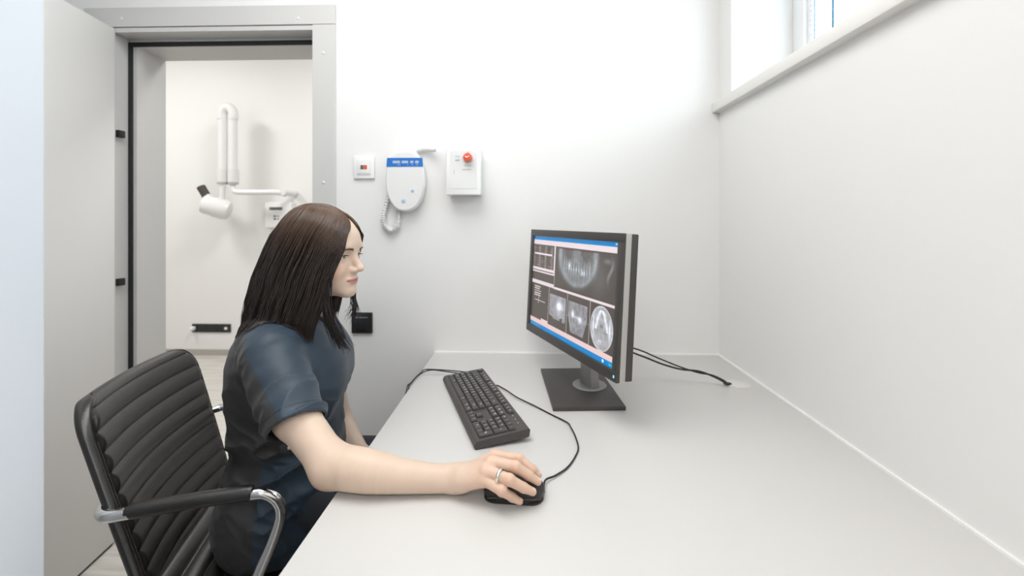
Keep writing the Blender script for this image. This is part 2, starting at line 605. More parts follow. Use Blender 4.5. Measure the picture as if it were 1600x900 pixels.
# lamps and added fill: flat LED panels on the ceilings
def panel(label, x, y, wx, wy, power, colr=(1, 0.985, 0.96), zc=None):
    zc = zc or H
    r = root('ceiling_light', label, 'ceiling light', (x, y, zc - 0.03))
    bm = bmesh.new()
    for (a, b, c, d) in ((-wx / 2 - 0.02, wx / 2 + 0.02, wy / 2, wy / 2 + 0.02), (-wx / 2 - 0.02, wx / 2 + 0.02, -wy / 2 - 0.02, -wy / 2),
                         (-wx / 2 - 0.02, -wx / 2, -wy / 2, wy / 2), (wx / 2, wx / 2 + 0.02, -wy / 2, wy / 2)):
        add_box(bm, a, b, c, d, -0.004, 0.029)
    from_bm('frame', bm, M['white'], r)
    box('diffuser', -wx / 2, wx / 2, -wy / 2, wy / 2, 0.0, 0.02, M['lamp'], r)
    L = bpy.data.lights.new('panel_light', 'AREA')
    L.shape = 'RECTANGLE'
    L.size, L.size_y = wx, wy
    L.energy = power
    L.color = colr
    lo = bpy.data.objects.new('panel_light', L)
    COL.objects.link(lo)
    lo.location = (0, 0, -0.006)
    lo.parent = r
    return r


panel('large flat LED panel on the ceiling above the desk', -0.45, 0.66, 1.2, 1.2, LAMP_MAIN)
panel('unseen long fill panel added on the ceiling farther behind the camera', -0.4, -1.45, 1.2, 0.6, LAMP_FILL)  # fill light added behind the camera
panel('left one of the two square LED panels on the ceiling of the x-ray room', -3.6, 2.75, 0.6, 0.6, LAMP_NEXT, zc=HN)
panel('right one of the two square panels on the ceiling of the x-ray room, added as fill', -1.2, 2.75, 0.6, 0.6, LAMP_NEXT, zc=HN)  # second next-room panel, added to even out the light

# ================================================================== THE DESK
DZ = 0.75
dk = root('desk', 'wide pale grey laminate desk built into the corner against two white walls', 'desk', (0.19, 0.6, 0))
dxl = (onz(680, 549, DZ).x + onz(435, 900, DZ).x) / 2
box('desktop', dxl - 0.19, RW - 0.19 - 0.001, -0.85, BW - 0.6 - 0.001, DZ - 0.028, DZ, M['laminate'], dk, bev=0.0015)
box('side_panel', RW - 0.19 - 0.03, RW - 0.19 - 0.004, -0.85, BW - 0.6 - 0.03, 0, DZ - 0.028, M['laminate'], dk, bev=0.001)
box('back_panel', dxl - 0.19 + 0.10, RW - 0.19 - 0.031, BW - 0.6 - 0.03, BW - 0.6 - 0.006, 0, DZ - 0.028, M['laminate'], dk, bev=0.001)
box('end_panel', dxl - 0.19 + 0.05, RW - 0.19 - 0.031, -0.84, -0.815, 0, DZ - 0.028, M['laminate'], dk, bev=0.001)
gp = onz(1153, 599.5, DZ)
gpl = gp - Vector((0.19, 0.6, 0))
gr = lathe('cable_grommet', [(0.036, 0), (0.036, 0.0010), (0.034, 0.0018), (0.0, 0.0018)],
           mat('grommet_plastic', (0.66, 0.645, 0.62), 0.3), dk, 40, Matrix.Translation(gpl))
nt_ = onz(1137, 600, DZ) - Vector((0.19, 0.6, 0))
lathe('cable_hole', [(0.012, 0.0), (0.012, 0.0022), (0.0, 0.0022)], M['rubber'], gr, 24, Matrix.Translation(nt_))
struct(box('trim_2', dxl, RW, BW - 0.006, BW, DZ, DZ + 0.005, M['caulk']))
struct(box('trim_3', RW - 0.006, RW, -0.2, BW - 0.006, DZ, DZ + 0.005, M['caulk']))

# ================================================================== KEYBOARD
KC = Vector((-0.1245, 1.203, DZ))
KC = fx(*KC)
DZK = DZ + 0.0004
kb = root('keyboard', 'black wired keyboard with white key legends lying on the desk before the monitor', 'keyboard',
          (KC.x, KC.y, DZK), math.atan2(-0.943, 0.333))
# local x: towards the numeric pad, local y: towards the function row
KL, KW = 0.440, 0.131


def kz(y):      # top surface height of the case, rising to the rear
    return 0.018 + 0.012 * (y / KW + 0.5)


bm = bmesh.new()
prof = [(-KW / 2 + 0.002, 0.0015), (-KW / 2, 0.008), (-KW / 2 + 0.003, 0.0155), (-KW / 2 + 0.008, kz(-KW / 2 + 0.01)),
        (KW / 2 - 0.004, kz(KW / 2)), (KW / 2, kz(KW / 2) - 0.004), (KW / 2 - 0.002, 0.012), (KW / 2 - 0.01, 0.010)]
xs = [-KL / 2, -KL / 2 + 0.002, KL / 2 - 0.002, KL / 2]
rings = []
for i, x in enumerate(xs):
    sc = 0.97 if i in (0, 3) else 1.0
    rings.append([bm.verts.new((x, p[0] * sc, 0.012 + (p[1] - 0.012) * sc)) for p in prof])
for a, b in zip(rings, rings[1:]):
    for k in range(len(prof)):
        bm.faces.new((a[k], a[(k + 1) % len(prof)], b[(k + 1) % len(prof)], b[k]))
bm.faces.new(rings[0])
bm.faces.new(rings[-1][::-1])
from_bm('case', bm, M['kbd'], kb, angle=30)
for sx in (-1, 1):
    box('foot', sx * 0.17 - 0.01, sx * 0.17 + 0.01, KW / 2 - 0.022, KW / 2 - 0.016, 0, 0.012, M['kbd'], kb, bev=0.001)
    box('front_foot', sx * 0.17 - 0.01, sx * 0.17 + 0.01, -KW / 2 + 0.010, -KW / 2 + 0.018, 0, 0.004, M['kbd'], kb)

U = 0.0184
UY = 0.0172
_text_cache = {}


def text_mesh(s, size):
    k = (s, size)
    if k not in _text_cache:
        c = bpy.data.curves.new('legend', 'FONT')
        c.body = s
        c.size = size
        c.align_x = 'CENTER'
        c.align_y = 'CENTER'
        c.resolution_u = 2
        o = bpy.data.objects.new('tmp', c)
        COL.objects.link(o)
        dg = bpy.context.evaluated_depsgraph_get()
        me = bpy.data.meshes.new_from_object(o.evaluated_get(dg))
        bpy.data.objects.remove(o)
        me.materials.clear()
        me.materials.append(M['legend'])
        _text_cache[k] = me
    return _text_cache[k]


_key_cache = {}


def key_mesh(wu, hu):
    if (wu, hu) not in _key_cache:
        wx, wy = wu * U / 2 - 0.0007, hu * UY / 2 - 0.0007
        tx, ty = wx - 0.0019, wy - 0.0019
        h = 0.0066
        bm = bmesh.new()
        lv = []
        for (x, y, z) in ((wx, wy, 0), (wx - 0.0003, wy - 0.0003, h * 0.6), (tx + 0.0005, ty + 0.0005, h * 0.93), (tx, ty, h)):
            lv.append([bm.verts.new((sx * x, sy * y, z)) for sx, sy in ((1, 1), (-1, 1), (-1, -1), (1, -1))])
        for a, b in zip(lv, lv[1:]):
            for k in range(4):
                bm.faces.new((a[k], a[(k + 1) % 4], b[(k + 1) % 4], b[k]))
        bm.faces.new(lv[-1])
        bmesh.ops.recalc_face_normals(bm, faces=bm.faces)
        me = bpy.data.meshes.new('key')
        bm.to_mesh(me)
        bm.free()
        me.materials.append(M['key'])
        _key_cache[(wu, hu)] = me
    return _key_cache[(wu, hu)]


slope = math.atan2(0.012, KW)
KX0 = -KL / 2 + 0.0135


def add_key(xu, row_y, wu, hu, s, size=0.0074):
    x = KX0 + (xu + wu / 2) * U
    y = row_y
    o = bpy.data.objects.new('key', key_mesh(wu, hu))
    COL.objects.link(o)
    o.parent = kb
    o.location = (x, y, kz(y) - 0.0012)
    o.rotation_euler = (slope, 0, 0)
    if s:
        t = bpy.data.objects.new('legend', text_mesh(s, size if len(s) < 3 else 0.0050))
        COL.objects.link(t)
        t.parent = o
        t.location = (-0.0012 if wu < 2 else 0, 0.001, 0.0068)
    return o


def rowy(r):        # r=0 space row ... 4 number row, 5 function row
    return -KW / 2 + 0.0135 + UY / 2 + r * UY + (0.0055 if r == 5 else 0)


def row(r, x, keys):
    for k in keys:
        if isinstance(k, (int, float)):
            x += k
            continue
        s, wu = (k, 1) if isinstance(k, str) else k
        add_key(x, rowy(r), wu, 1, s)
        x += wu


row(5, 0, ['Esc', 1.0, 'F1', 'F2', 'F3', 'F4', 0.5, 'F5', 'F6', 'F7', 'F8', 0.5, 'F9', 'F10', 'F11', 'F12', 0.35, 'Prt', 'Scr', 'Brk'])
row(4, 0, ['`'] + list('1234567890-') + ['='] + [('<-', 2), 0.35, 'Ins', 'Hm', 'PU', 0.35, 'Num', '/', '*', '-'])
row(3, 0, [('Tab', 1.5)] + list('QWERTYUIOP[') + [']', ('\\', 1.5), 0.35, 'Del', 'End', 'PD', 0.35, '7', '8', '9'])
row(2, 0, [('Caps', 1.75)] + list('ASDFGHJKL;') + ["'", ('Enter', 2.25), 0.35, 3, 0.35, '4', '5', '6'])
row(1, 0, [('Shift', 2.25)] + list('ZXCVBNM,.') + ['/', ('Shift', 2.75), 0.35, 1, '^', 1, 0.35, '1', '2', '3'])
row(0, 0, [('Ctrl', 1.25), ('', 1.25), ('Alt', 1.25), ('', 6.25), ('Alt', 1.25), ('', 1.25), ('Fn', 1.25), ('Ctrl', 1.25), 0.35,
           '<', 'v', '>', 0.35, ('0', 2), '.'])
add_key(21.7, (rowy(3) + rowy(2)) / 2, 1, 2, '+')
add_key(21.7, (rowy(1) + rowy(0)) / 2, 1, 2, 'En')
for k in range(3):
    xx = KX0 + (18.9 + k * 1.1) * U
    yy = rowy(5)
    box('status_light', xx - 0.003, xx + 0.003, yy - 0.001, yy + 0.001, kz(yy) + 0.0002, kz(yy) + 0.0006, M['greyprint'], kb)


def kw(x, y, z):
    c, s = math.cos(kb.rotation_euler.z), math.sin(kb.rotation_euler.z)
    return Vector((kb.location.x + x * c - y * s, kb.location.y + x * s + y * c, DZ + z))


r_c = 0.0019
p = [kw(-0.16, KW / 2 - 0.003, 0.02), at(700, 581, 1.43), onz(672, 578.5, DZ + 0.012), onz(655, 586, DZ + 0.006), onz(641, 601, DZ + 0.003)]
p.append(Vector((dxl - 0.003, p[-1].y - 0.02, DZ - 0.003)))
p.append(Vector((dxl - 0.010, p[-1].y - 0.02, DZ - 0.10)))
p.append(Vector((dxl + 0.03, p[-1].y + 0.1, DZ - 0.4)))
tag(tube('keyboard_cable', [tuple(v) for v in p], r_c, M['cable'], None, 8), 'thin black cable running from the keyboard over the left edge of the desk', 'cable')
# mouse
MC = fx(-0.022, 0.818, DZ)
mo = root('computer_mouse', 'black wired computer mouse under the hand of the woman', 'computer mouse', (MC.x, MC.y, DZ), math.radians(-4))
nu, nv = 40, 20
X = np.zeros((nu, nv + 1, 3))
for i in range(nu):
    a = 2 * PI * i / nu
    ca, sa = math.cos(a), math.sin(a)
    L_ = 0.056
    W_ = 0.031
    ex = 2.6
    rr = (abs(ca) ** ex + abs(sa) ** ex) ** (-1 / ex)
    bx, by = ca * rr * L_, sa * rr * W_ * (1 - 0.10 * math.exp(-((ca * rr * L_ - 0.0) / 0.02) ** 2))
    for j in range(nv + 1):
        t = j / nv
        # dome
        if t < 0.35:
            q = t / 0.35
            s_ = 1.0 - 0.04 * (1 - q)
            z = 0.003 + 0.013 * q
        else:
            q = (t - 0.35) / 0.65
            s_ = math.cos(q * PI / 2) ** 0.75 if q < 1 else 0.0
            z = 0.016 + (0.018 - 0.07 * max(bx, 0) * 1.0 * s_) * math.sin(q * PI / 2) - 0.10 * max(-bx - 0.02, 0) * s_ * math.sin(q * PI / 2)
        X[i, j] = (bx * s_, by * s_, z)
grid_mesh('shell', X, M['mouse'], mo, closed_u=True)
prism('base', rrect(0, 0, 0.108, 0.056, 0.022, 6), 0.0, 0.004, M['mouse'], mo)
tube('side_seam', [(-0.045, -0.0295, 0.010), (-0.02, -0.0300, 0.012), (0.02, -0.0302, 0.012), (0.05, -0.0255, 0.0105)], 0.0007, M['darkgrey'], mo, 6)
tube('button_seam', [(0.0, 0.0, 0.0342), (0.02, 0.0, 0.0322), (0.04, 0, 0.0292), (0.052, 0, 0.0225)], 0.0008, M['rubber'], mo, 6)
lathe('scroll_wheel', [(0.008, -0.003), (0.010, -0.002), (0.010, 0.002), (0.008, 0.003)], M['rubber'], mo, 20,
      Matrix.Translation((0.030, 0, 0.0235)) @ Matrix.Rotation(PI / 2, 4, 'X'))
p = [(mo.location.x + 0.054, mo.location.y - 0.003, DZ + 0.009), tuple(onz(852, 750.5, DZ + 0.007)), tuple(onz(868, 743, DZ + 0.004)), tuple(onz(886, 731, DZ + 0.003)),
     tuple(onz(898, 715, DZ + 0.002)), tuple(onz(903.5, 700, DZ + 0.003)), tuple(onz(899, 682, DZ + 0.006)), tuple(onz(892, 668, DZ + 0.007)),
     tuple(onz(886, 660, DZ + 0.004)), tuple(onz(862, 648, DZ + 0.002)), tuple(onz(835, 634, DZ + 0.004)), tuple(onz(808, 621, DZ + 0.007)),
     tuple(onz(790, 609, DZ + 0.006)), tuple(onz(775, 603, DZ + 0.004))]
e = kw(0.02, KW / 2 + 0.003, 0.006)
p += [tuple(e), tuple(kw(-0.10, KW / 2 + 0.003, 0.004)), tuple(kw(-0.20, KW / 2 - 0.01, 0.004)), tuple(kw(-0.235, KW / 2 - 0.02, 0.010)),
      tuple(onz(672, 577, DZ + 0.016)), tuple(onz(657, 583, DZ + 0.010)), tuple(onz(642, 598, DZ + 0.007))]
q = Vector(p[-1])
p.append((dxl - 0.007, q.y - 0.03, DZ - 0.002))
p.append((dxl - 0.012, q.y - 0.05, DZ - 0.1))
p.append((dxl + 0.02, q.y + 0.08, DZ - 0.4))
tag(tube('mouse_cable', p, r_c, M['cable'], None, 8), 'thin black mouse cable curving across the desk to the keyboard', 'cable')
tag(tube('cable_loop', [tuple(kw(0.09, KW / 2 - 0.002, 0.005)), tuple(kw(0.115, KW / 2 + 0.007, 0.004)), tuple(kw(0.125, KW / 2 + 0.006, 0.004)), tuple(kw(0.13, KW / 2 - 0.003, 0.005))],
         0.0017, M['cable'], None, 8), 'short black loop of cable peeking out behind the keyboard', 'cable')

# ================================================================== MONITOR
A = fx(0.211, 1.053, 0)          # near front corner
B = fx(0.0, 1.578, 0)            # far front corner
wv = (A - B)
MW = wv.length
MH = 0.352
mid = (A + B) / 2
nrm = Vector((-wv.y, wv.x, 0)).normalized()
if nrm.x > 0:
    nrm = -nrm                    # faces the woman
# local frame: x along screen to the near side (viewer's right), y = into the screen (away from viewer), z up
ex_ = wv.normalized()
yaw = math.atan2(ex_.y, ex_.x)
mn = root('computer_monitor', 'dark grey computer monitor showing dental x-ray pictures, on a square stand', 'monitor', (mid.x, mid.y, DZ), yaw)
# check the local +y direction is away from the viewer
loc_y = Vector((-math.sin(yaw), math.cos(yaw), 0))
SGN = 1 if loc_y.dot(nrm) < 0 else -1
ZB = 0.121
tilt = Matrix.Translation((0, 0, ZB)) @ Matrix.Rotation(-SGN * math.radians(3.2), 4, 'X')
bw_s, bw_t, bw_b = 0.021, 0.022, 0.026
T1, T2, T3 = 0.010, 0.026, 0.046     # front shell, silver band, rear shell
w2 = MW / 2


def mbox(name, x0, x1, y0, y1, z0, z1, m, par=mn, bev=0.0, seg=2):
    return box(name, x0, x1, min(y0 * SGN, y1 * SGN), max(y0 * SGN, y1 * SGN), z0, z1, m, par, bev, seg, tilt)


bm = bmesh.new()
for (a, b, c, d) in ((-w2, w2, 0, bw_b), (-w2, w2, MH - bw_t, MH), (-w2, -w2 + bw_s, bw_b, MH - bw_t), (w2 - bw_s, w2, bw_b, MH - bw_t)):
    add_box(bm, a, b, min(0, T1 * SGN), max(0, T1 * SGN), c, d, 0.0012, 2, tilt)
bz = from_bm('bezel', bm, M['bezel'], mn, angle=40)
mbox('screen_backing', -w2 + 0.005, w2 - 0.005, 0.012, T1, 0.005, MH - 0.005, M['rubber'])
mbox('silver_band', -w2 + 0.0005, w2 - 0.0005, T1, T2, 0.0005, MH - 0.0005, M['silver'], bev=0.001)
mbox('rear_shell', -w2 + 0.001, w2 - 0.001, T2, T3, 0.001, MH - 0.001, M['bezel'], bev=0.003)
mbox('rear_bulge', -0.16, 0.16, T3, T3 + 0.028, 0.06, 0.28, M['bezel'], bev=0.01)
led = mbox('power_light', w2 - 0.0125, w2 - 0.0085, -0.0008, 0.001, 0.010, 0.016, M['led'], bz)

# picture on the screen
NU, NV = 420, 262


def screen_picture(NU, NV):
    u, v = np.meshgrid((np.arange(NU + 1)) / NU, (np.arange(NV + 1)) / NV, indexing='ij')   # v down
    bgc = np.array([0.062, 0.052, 0.046])  # washed-out look from room reflections painted into the dark background
    C = np.ones(u.shape + (3,)) * bgc
    pink = np.array([0.55, 0.48, 0.51])
    pink2 = np.array([0.57, 0.43, 0.43])
    blue = np.array([0.0, 0.17, 0.44])

    def fill(mask, c, a=1.0):
        C[mask] = C[mask] * (1 - a) + np.array(c) * a

    def R(u0, u1, v0, v1):
        return (u >= u0) & (u < u1) & (v >= v0) & (v < v1)

    def add(val, tint=(0.75, 0.88, 1.0)):
        C[...] += val[..., None] * np.array(tint)

    rs = np.random.default_rng(3)

    def vnoise(f1, f2):
        g = rs.random((f1 + 2, f2 + 2))
        x, y = u * f1, v * f2
        i, j = x.astype(int), y.astype(int)
        fx_, fy_ = x - i, y - j
        fx_, fy_ = fx_ * fx_ * (3 - 2 * fx_), fy_ * fy_ * (3 - 2 * fy_)
        return (g[i, j] * (1 - fx_) * (1 - fy_) + g[i + 1, j] * fx_ * (1 - fy_) + g[i, j + 1] * (1 - fx_) * fy_ + g[i + 1, j + 1] * fx_ * fy_)
    n1 = vnoise(60, 40) * 0.5 + vnoise(120, 80) * 0.3 + vnoise(24, 16) * 0.4
    g = lambda x, s: np.exp(-(x / s) ** 2)
    # panoramic x-ray
    inp = R(0.34, 0.985, 0.11, 0.505)
    pano = np.zeros_like(u)
    U_, V_ = (u - 0.60) / 0.21, (v - 0.17) / 0.27
    rr = np.sqrt(U_ ** 2 + np.where(V_ > 0, V_, V_ * 0.55) ** 2)
    pano += 0.15 * g(rr - 0.97, 0.12) * (V_ > -0.25)
    pano += 0.10 * (rr < 1.0) * g(V_ - 0.55, 0.6)
    pano += 0.13 * g(U_ + 0.92, 0.10) * g(V_ + 0.0, 0.55) + 0.10 * g(U_ - 0.92, 0.10) * g(V_, 0.5)
    teeth = (0.55 + 0.45 * np.cos(U_ * 46)) * g(V_ - 0.42 - 0.22 * (1 - U_ ** 2) + 0.2, 0.26) * (np.abs(U_) < 0.72)
    pano += 0.22 * teeth
    pano += 0.14 * g(U_, 0.24) * g(V_ + 0.05, 0.32)
    pano -= 0.16 * g(U_ + 0.42, 0.14) * g(V_ + 0.15, 0.25) + 0.16 * g(U_ - 0.42, 0.14) * g(V_ + 0.15, 0.25)
    pano -= 0.08 * g(U_, 0.1) * g(V_ - 0.28, 0.06)
    pano += 0.75 * g(U_ + 0.38, 0.07) * g(V_ - 0.33, 0.11) * (0.4 + 0.6 * (np.cos(U_ * 70) > -0.2))
    pano += 0.60 * g(U_ - 0.36, 0.15) * g(V_ - 0.52, 0.08) * (np.cos(U_ * 60) > 0.0)
    pano += 0.30 * g(U_ + 0.05, 0.5) * g(V_ - 0.45, 0.05) * (np.cos(U_ * 46) > 0.3)
    pano += 0.06 * g(u - 0.84, 0.07) * g(v - 0.32, 0.14)
    sp = g(u - 0.935 - 0.02 * np.sin((v - 0.1) * 20), 0.012) * g(v - 0.25, 0.08)
    pano += 0.22 * sp + 0.14 * g(u - 0.91, 0.03) * g(v - 0.17, 0.02)
    pano = np.clip(pano, 0, 1.2) * (0.75 + 0.5 * n1)
    add(np.where(inp, pano * 0.55 + 0.30 * np.clip(pano - 0.45, 0, 1) + 0.05 * n1 * (rr < 1.05) * (V_ > -0.2), 0))
    # left upper list
    inl = R(0.0, 0.315, 0.11, 0.375)
    st = ((u * 100) % 9 < 3.2) & inl
    fill(st, (0.15, 0.125, 0.12), 0.8)
    tx = inl & ((v * 100) % 2.6 < 1.1) & (vnoise(90, 40) > 0.6)
    fill(tx, (0.28, 0.25, 0.24), 0.45)
    fill(R(0.02, 0.29, 0.185, 0.205), pink)
    fill(R(0.0, 0.33, 0.345, 0.372), pink)
    fill(R(0.0, 0.33, 0.385, 0.398), pink)
    fill(R(0.318, 0.332, 0.09, 0.398), pink)
    # divider
    fill(R(0.0, 0.33, 0.485, 0.525), pink)
    fill(R(0.33, 1.0, 0.505, 0.528), pink)
    fill(R(0.332, 0.337, 0.10, 0.52), (0.35, 0.31, 0.30))
    for x in (0.27, 0.515, 0.765):
        fill(R(x - 0.003, x + 0.003, 0.525, 0.915), (0.35, 0.31, 0.30))
    # text list lower left
    tl = R(0.05, 0.17, 0.545, 0.66) & ((v * 100) % 2.4 < 1.0) & (u < 0.12 + 0.05 * vnoise(4, 45))
    fill(tl, (0.55, 0.5, 0.5), 0.8)
    fill(R(0.06, 0.22, 0.702, 0.709), (0.45, 0.4, 0.4))
    fill(R(0.115, 0.125, 0.665, 0.735), (0.4, 0.36, 0.36), 0.7)
    # cell 1 and 2: cross sections
    m1 = (u > 0.285) & (u < 0.50) & (v > 0.585 + 0.0 * u) & (v < 0.825 - 0.25 * (0.39 - u) * (u < 0.34))
    m1 &= ~((u > 0.43) & (v > 0.80 - 0.3 * (u - 0.43)) & (u < 0.46))
    a1 = 0.17 + 0.20 * (n1 - 0.5) + 0.75 * g(u - 0.415, 0.028) * g(v - 0.685, 0.03) + 0.15 * g(u - 0.43, 0.05) * g(v - 0.70, 0.08)
    add(np.where(m1, np.clip(a1, 0.02, 1), 0), (0.82, 0.86, 1.0))
    hw = 0.105 - 0.24 * np.clip(v - 0.72, 0, 0.2)
    m2 = (np.abs(u - 0.635) < hw) & (v > 0.59) & (v < 0.875)
    a2 = 0.15 + 0.20 * (n1 - 0.5) + 0.55 * g(u - 0.585, 0.014) * g(v - 0.70, 0.03) + 0.5 * g(u - 0.665, 0.02) * g(v - 0.735, 0.025) + 0.2 * g(v - 0.72, 0.012) * g(u - 0.63, 0.05)
    add(np.where(m2, np.clip(a2, 0.02, 1), 0), (0.82, 0.86, 1.0))
    fill(R(0.27, 0.765, 0.735, 0.738), (0.3, 0.28, 0.28), 0.6)
    # cell 3: axial skull
    eu, ev = (u - 0.878) / 0.103, (v - 0.725) / 0.185
    re = np.sqrt(eu ** 2 + ev ** 2)
    ax = np.where(re < 1, 0.26 + 0.22 * (n1 - 0.5), 0) + 0.15 * g(re - 0.97, 0.035)
    arch = np.abs(np.abs(eu) - 0.30 * np.sqrt(np.clip((ev + 0.80) / 0.25, 0, None)) * 0.9)
    ax += np.where((ev > -0.80) & (ev < 0.1), 0.42 * g(arch, 0.10) * (0.6 + 0.8 * n1), 0)
    ram = np.abs(np.abs(eu) - 0.72 - 0.0 * ev)
    ax += 0.45 * g(ram, 0.05) * g(ev + 0.05, 0.35)
    ax -= 0.18 * g(eu, 0.16) * g(ev + 0.1, 0.12)
    ax -= 0.12 * g(np.abs(eu) - 0.45, 0.1) * g(ev + 0.1, 0.3)
    ax += 0.35 * g(eu + 0.1, 0.14) * g(ev - 0.62, 0.1)
    ax -= 0.3 * g(eu + 0.1, 0.07) * g(ev - 0.64, 0.05)
    add(np.where(re < 1.02, np.clip(ax, 0, 1), 0), (0.85, 0.90, 1.0))
    # bars
    fill(v < 0.045, blue)
    fill(R(0.0, 1.0, 0.045, 0.095), pink)
    fill(R(0.968, 0.99, 0.012, 0.03), (0.2, 0.5, 0.8))
    fill(v >= 0.905, pink2)
    fill(R(0, 1, 0.925, 0.930), (0.6, 0.42, 0.42))
    fill(R(0.17, 0.27, 0.885, 0.905), pink2)
    fill(v >= 0.952, blue)
    fill(R(0.0, 0.16, 0.958, 0.995), (0.05, 0.20, 0.40), 0.7)
    fill(R(0.90, 0.91, 0.965, 0.985), (0.7, 0.85, 0.9))
    fill(R(0.955, 0.99, 0.968, 0.985), (0.02, 0.35, 0.5))
    return u, v, np.clip(C, 0, 1)


u_, v_, C_ = screen_picture(NU, NV)
sx0, sx1, sz0, sz1 = -w2 + bw_s - 0.001, w2 - bw_s + 0.001, bw_b - 0.001, MH - bw_t + 0.001
P_ = np.stack([sx0 + (sx1 - sx0) * u_, np.full_like(u_, 0.0055 * SGN), sz1 - (sz1 - sz0) * v_], -1).reshape(-1, 3)
tm = np.array(tilt)
P_ = P_ @ tm[:3, :3].T + tm[:3, 3]
idx = np.arange((NU + 1) * (NV + 1)).reshape(NU + 1, NV + 1)
F_ = np.stack([idx[:-1, :-1], idx[:-1, 1:], idx[1:, 1:], idx[1:, :-1]], -1).reshape(-1, 4)
if SGN < 0:
    F_ = F_[:, ::-1]
so = np_mesh('screen', P_, F_, M['screen'], mn, smooth=False, col=C_.reshape(-1, 3))
so['label'] = 'lit screen with dental x-ray pictures in dark panels'

# stand: built in world axes then placed under the monitor root
inv = (Matrix.Translation(mn.location) @ Matrix.Rotation(yaw, 4, 'Z')).inverted()
c0, c1, c2 = onz(845, 575.5, DZ + 0.012), onz(864, 636, DZ + 0.012), onz(978, 634.5, DZ + 0.012)
c3 = c0 + (c2 - c1)
pl = [inv @ Vector((c.x, c.y, DZ)) for c in (c0, c1, c2, c3)]
prism('stand_base', [(q.x, q.y) for q in pl], 0.0, 0.012, M['bezel'], mn, bev=0.002)
dc = onz(921, 601, DZ + 0.014)
dcl = inv @ Vector((dc.x, dc.y, DZ))
lathe('swivel_disc', [(0.050, 0.012), (0.050, 0.0145), (0.048, 0.0165), (0.0, 0.0165)], M['standgrey'], mn, 40, Matrix.Translation((dcl.x, dcl.y, 0)))
# neck column leaning to the back of the panel
bm = bmesh.new()
rings = []
pz = [(0.015, 0.036, 0.0), (0.05, 0.031, 0.1), (0.12, 0.030, 0.35), (0.25, 0.030, 0.7)]
back_c = tilt @ Vector((0, (T3 + 0.035) * SGN, 0.16))
for (z, hw, t) in pz:
    cx = dcl.x + (back_c.x - dcl.x) * t
    cy = dcl.y + (back_c.y - dcl.y) * t
    rings.append([bm.verts.new((cx + a * hw, cy + b * 0.014, z)) for a, b in ((-1, -1), (1, -1), (1.0, 1), (-1.0, 1))])
for a, b in zip(rings, rings[1:]):
    for k in range(4):
        bm.faces.new((a[k], a[(k + 1) % 4], b[(k + 1) % 4], b[k]))
bm.faces.new(rings[0][::-1])
bm.faces.new(rings[-1])
bmesh.ops.bevel(bm, geom=[e for e in bm.edges], offset=0.003, segments=2, affect='EDGES', profile=0.5)
from_bm('neck', bm, M['standgrey'], mn, angle=40)
bcp = back_c
box('mount_plate', -0.05, 0.05, min(T3 * SGN, (T3 + 0.045) * SGN), max(T3 * SGN, (T3 + 0.045) * SGN), 0.11, 0.21, M['bezel'], mn, 0.004, 2, tilt)

for i, (o1, o2, lab) in enumerate(((0.0, 0.0, 'upper'), (0.0, 0.0, 'lower'))):
    if i == 0:
        pp = [at(925, 520, 1.42), at(968, 537, 1.40), at(1002, 548, 1.39), at(1032, 561, 1.40), at(1062, 573, 1.40), at(1090, 582, 1.39), at(1112, 586, 1.385), at(1130, 594, 1.38)]
    else:
        pp = [at(920, 528, 1.42), at(968, 544, 1.41), at(1002, 556, 1.40), at(1035, 569, 1.40), at(1064, 577, 1.395), at(1092, 580, 1.39), at(1114, 588, 1.385), at(1132, 597, 1.375)]
    pp += [onz(1137, 600, DZ + 0.003), onz(1139, 601, DZ - 0.012)]
    for k in range(len(pp)):
        if pp[k].z < DZ + 0.004 and k < len(pp) - 1:
            pp[k].z = DZ + 0.004
    tag(tube('monitor_cable', [tuple(q) for q in pp], 0.0028 if i else 0.0023, M['cable'], None, 10),
        ('thin upper' if i == 0 else 'thicker lower') + ' black cable of the pair running from the monitor to the desk grommet', 'cable')

# ================================================================== WALL DEVICES
Yw = BW


def wall_root(name, label, cat, px, py):
    p_ = at(px, py, Yw)
    return root(name, label, cat, (p_.x, Yw, p_.z))


PXM = BW / 700.0      # metres per photo pixel on the wall
FX = Matrix.Rotation(PI / 2, 4, 'X')      # prism drawn in xy -> stands on the wall, extrudes toward -Y
# white switch plate
sw = wall_root('wall_switch', 'small square white wall plate with a red and grey rocker mark, left of the intercom', 'switch', 570, 262)
prism('plate', rrect(0, 0, 0.080, 0.086, 0.004), 0, 0.010, M['white'], sw, 0.002, FX)
prism('insert', rrect(0, 0, 0.052, 0.056, 0.003), 0.010, 0.013, M['offwhite'], sw, 0.001, FX)
prism('grey_mark', rrect(-0.006, 0.0, 0.012, 0.016, 0.001), 0.013, 0.0136, M['darkgrey'], sw, 0, FX)
prism('red_mark', rrect(0.007, 0.0, 0.012, 0.016, 0.001), 0.013, 0.0138, M['red'], sw, 0, FX)
prism('print_line', rrect(0, -0.023, 0.044, 0.002, 0.0005), 0.013, 0.0133, M['greyprint'], sw, 0, FX)

